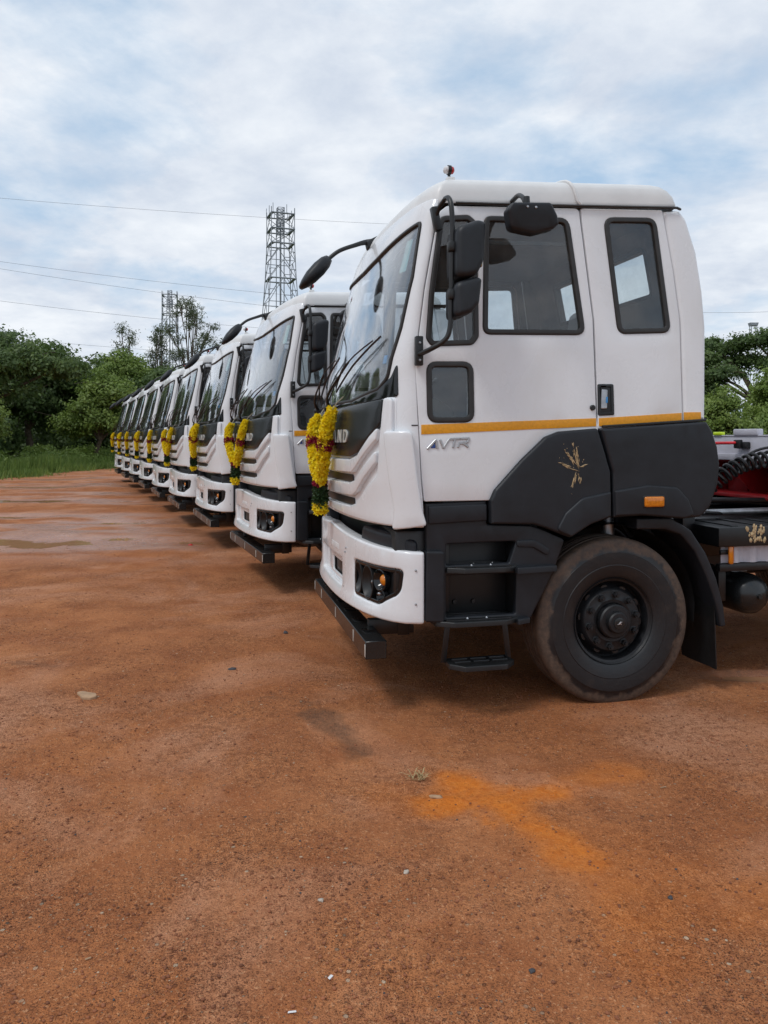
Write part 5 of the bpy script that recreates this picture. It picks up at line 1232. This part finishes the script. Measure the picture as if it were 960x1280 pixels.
# undergrowth along the edge of the yard
def undergrowth():
    rnd = random.Random(9); L_ = []
    for k in range(150):
        y = rnd.uniform(26, 62); x = -17.2 - rnd.random() ** 1.5 * 6; h = rnd.uniform(.35, 1.25) * (1 if x < -17.6 else .6); L_.append((x, y, h * .5, rnd.uniform(.5, 1.0), rnd.uniform(.5, 1.1), h * .55, 9))
    for k in range(90):
        x = rnd.uniform(-18, 6); y = 50 + rnd.random() * 5; h = rnd.uniform(.5, 1.6); L_.append((x, y, h * .5, .9, .8, h * .55, 8))
    for k in range(60):
        x = rnd.uniform(10, 26); y = 29 + rnd.random() * 10; h = rnd.uniform(.8, 2.2); L_.append((x, y, h * .5, 1.0, .9, h * .55, 10))
    V, var = leaf_cloud(L_, .085, 46, rnd, .45); o = quads_obj('undergrowth', 'leaf_grass', V, var, None); tag(o, 'green weeds and low bushes along the edge of the yard', 'undergrowth', kind='stuff')
    # dark thicket behind
    L_ = []
    for k in range(120):
        y = rnd.uniform(24, 66); x = -23 - rnd.random() * 6; h = rnd.uniform(2.2, 4.4); L_.append((x, y, h * .5, 1.3, 1.3, h * .5, 10))
    for k in range(60):
        x = rnd.uniform(-22, 4); y = 60 + rnd.random() * 6; h = rnd.uniform(2.5, 4.4); L_.append((x, y, h * .5, 1.4, 1.2, h * .5, 10))
    for k in range(34):
        x = rnd.uniform(14, 34); y = 42 + rnd.random() * 8; h = rnd.uniform(2.2, 4.0); L_.append((x, y, h * .5, 1.4, 1.2, h * .5, 10))
    V, var = leaf_cloud(L_, .13, 46, rnd, .7); o = quads_obj('thicket', 'leaf_dark', V, var, None); tag(o, 'dark thicket closing the gaps between the tree trunks', 'thicket', kind='stuff')
    n = 26000; r = np.random.default_rng(4); t = r.random(n); x = -15.9 - r.random(n) ** 1.3 * 3.2; y = 25 + 27 * r.random(n)
    sel = r.random(n) < .28; x = np.where(sel, r.uniform(-19, -6, n), x); y = np.where(sel, 47.6 + r.random(n) * 4, y)
    x = np.where(sel, x, x + 3.0 * fbm(x * 0 + 3, y * .45, 4, 61) + r.exponential(.28, n)); y = np.where(sel, y - r.exponential(.4, n) + 2.2 * fbm(x * .45, y * 0 + 7, 4, 64), y)
    h = r.uniform(.10, .80, n) * np.where(x > -16.0, .5, 1.0) * (.6 + .9 * (fbm(x * .5, y * .5, 3, 62) + .5)); a = r.random(n) * 6.28; w = .022; lean = r.normal(0, .12, (n, 2))
    p = np.column_stack([x, y, np.zeros(n)]); dxy = np.column_stack([np.cos(a), np.sin(a), np.zeros(n)]) * w
    tip = p + np.column_stack([lean[:, 0], lean[:, 1], h]); V = np.stack([p - dxy, p + dxy, tip + dxy * .2, tip - dxy * .2], 1).reshape(-1, 3)
    o = quads_obj('grass', 'leaf_grass', V, r.random(n).astype('f'), None); tag(o, 'green grass verge between the red yard and the trees', 'grass', kind='stuff')
undergrowth()

# ------------------------------------------------------------------ lattice towers
def make_tower(hgt, wtop, wbot, label, x, y, rz):
    T = empty('lattice_tower', (x, y, 0), rz)
    levels = [(0, wbot), (hgt * .25, wbot * .8 + wtop * .2), (hgt * .5, wbot * .5 + wtop * .5), (hgt * .70, wtop * 1.12), (hgt * .845, wtop), (hgt * .905, wtop), (hgt * .968, wtop)]
    rr = .075
    def cor(k, lv): z, w = levels[lv]; sx, sy = ((-1, -1), (1, -1), (1, 1), (-1, 1))[k % 4]; return Vector((sx * w / 2, sy * w / 2, z))
    for k in range(4):
        tube('leg', 'galvanised', [cor(k, i) for i in range(len(levels))] + [cor(k, 6) + Vector((0, 0, .9))], rr, T, 6)
    mb = MB()
    for i in range(len(levels) - 1):
        for k in range(4):
            a, b, c, d = cor(k, i), cor(k + 1, i), cor(k, i + 1), cor(k + 1, i + 1); n = 2 if i < 4 else 1
            for j in range(n):
                a1, c1 = a.lerp(c, j / n), a.lerp(c, (j + 1) / n); b1, d1 = b.lerp(d, j / n), b.lerp(d, (j + 1) / n); m1 = a1.lerp(b1, .5); m2 = c1.lerp(d1, .5)
                if i < 4:
                    for p, q in ((a1, m2), (b1, m2), (c1, d1), (a1.lerp(c1, .5), a1.lerp(m2, .5)), (b1.lerp(d1, .5), b1.lerp(m2, .5))): mb.add(*tube_geo([p, q], .06, 4))
                else:
                    for p, q in ((a1, d1), (b1, c1), (c1, d1)): mb.add(*tube_geo([p, q], .06, 4))
    mb.build('bracing', 'galvanised', T, None, False)['kind'] = 'stuff'
    for lv in (3, 4, 5, 6):
        z, w = levels[lv]; o = ringpanel('platform', 'galvanised', lambda a, b, n, z=z: (a, b, z + n), [(-w / 2 - .1, -w / 2 - .1), (w / 2 + .1, -w / 2 - .1), (w / 2 + .1, w / 2 + .1), (-w / 2 - .1, w / 2 + .1)], w * .13, T, r=.01, depth=.10)
    zt = levels[6][0]
    mb = MB(); w = .55
    for k in range(4):
        sx, sy = ((-1, -1), (1, -1), (1, 1), (-1, 1))[k]; tx, ty_ = ((1, -1), (1, 1), (-1, 1), (-1, -1))[k]
        for q in range(10):
            z0 = zt - 3.6 + q * (hgt - zt + 3.6) / 10; z1 = zt - 3.6 + (q + 1) * (hgt - zt + 3.6) / 10
            mb.add(*tube_geo([(sx * w, sy * w, z0), (sx * w, sy * w, z1)], .07, 4)); mb.add(*tube_geo([(sx * w, sy * w, z0), (tx * w, ty_ * w, z1)], .04, 4)); mb.add(*tube_geo([(sx * w, sy * w, z1), (tx * w, ty_ * w, z1)], .05, 4))
    mb.build('mast_cage', 'galvanised', T, None, False)
    tube('cable_riser', 'galvanised', [(0, 0, 0), (0, 0, zt - 1)], .16, T, 6); tube('ladder_rail', 'galvanised', [(.7, .3, 0), (.7, .3, zt - 1)], .09, T, 5); tube('ladder_rail', 'galvanised', [(-.8, -.3, 0), (-.8, -.3, zt - 1)], .08, T, 5)
    for k in range(8):
        a = k * .785 + .2; s = wtop / 2 + .1; px_ = max(-s, min(s, math.cos(a) * s * 1.5)); py_ = max(-s, min(s, math.sin(a) * s * 1.5)); tube('antenna', 'galvanised', [(px_, py_, zt), (px_, py_, zt + random.uniform(.7, 1.6))], .06, T, 5)
    return tag(T, label, 'tower', 'lattice towers behind the yard')
make_tower(41.5, 4.0, 7.2, 'nearer, taller grey lattice tower rising behind the second truck', -17.9, 133, .35)
make_tower(42.0, 3.9, 6.5, 'farther, smaller grey lattice tower above the trees at left', -58.5, 210, .2)
wt = empty('water_tower', (82, 170, 0)); 
panel('tank_head', 'galvanised', lambda a, b, n: (a, 0 - n, b), [(-.7, 26.6), (.7, 26.6), (.9, 27.3), (-.9, 27.3)], wt, r=.05, depth=1.4)
for sx in (-1, 1):
    for sy in (.3, 1.1): tube('leg', 'galvanised', [(sx * 1.2, sy, 0), (sx * .6, sy, 26.65)], .09, wt, 6)
tag(wt, 'small distant tower top above the trees at the right edge', 'tower')

# ------------------------------------------------------------------ overhead wires
def wire(p, q, dep0, dep1, sag, label, r=.013):
    def at(px, py, d): return Vector(((px - 480) * d / 961, d, 1.65 + (548 - py) * d / 961))
    a, b = at(*p, dep0), at(*q, dep1); e0 = a + (a - b) * .55; e1 = b + (b - a) * .55
    pts = [e0.lerp(e1, t / 40) - Vector((0, 0, sag * 4 * (t / 40) * (1 - t / 40) - sag * .9)) for t in range(41)]
    tag(tube('power_line', 'wire_metal', pts, r * .58, None, 5), label, 'power line', 'overhead wires')
wire((0, 249), (480, 281), 44, 50, .5, 'highest overhead wire crossing the sky behind the nearer tower')
wire((0, 328), (330, 367), 44, 48, .4, 'second highest overhead wire, upper of a close pair at left')
wire((0, 337), (330, 383), 44, 48, .4, 'third overhead wire, lower of the close pair at left')
wire((0, 377), (280, 407), 44, 48, .3, 'fourth overhead wire passing the top of the farther tower')
wire((60, 428), (320, 446), 50, 52, .3, 'lowest overhead wire just above the tree tops at left')
wire((880, 391), (960, 390), 46, 45, .1, 'short stretch of wire above the trees at the right edge')
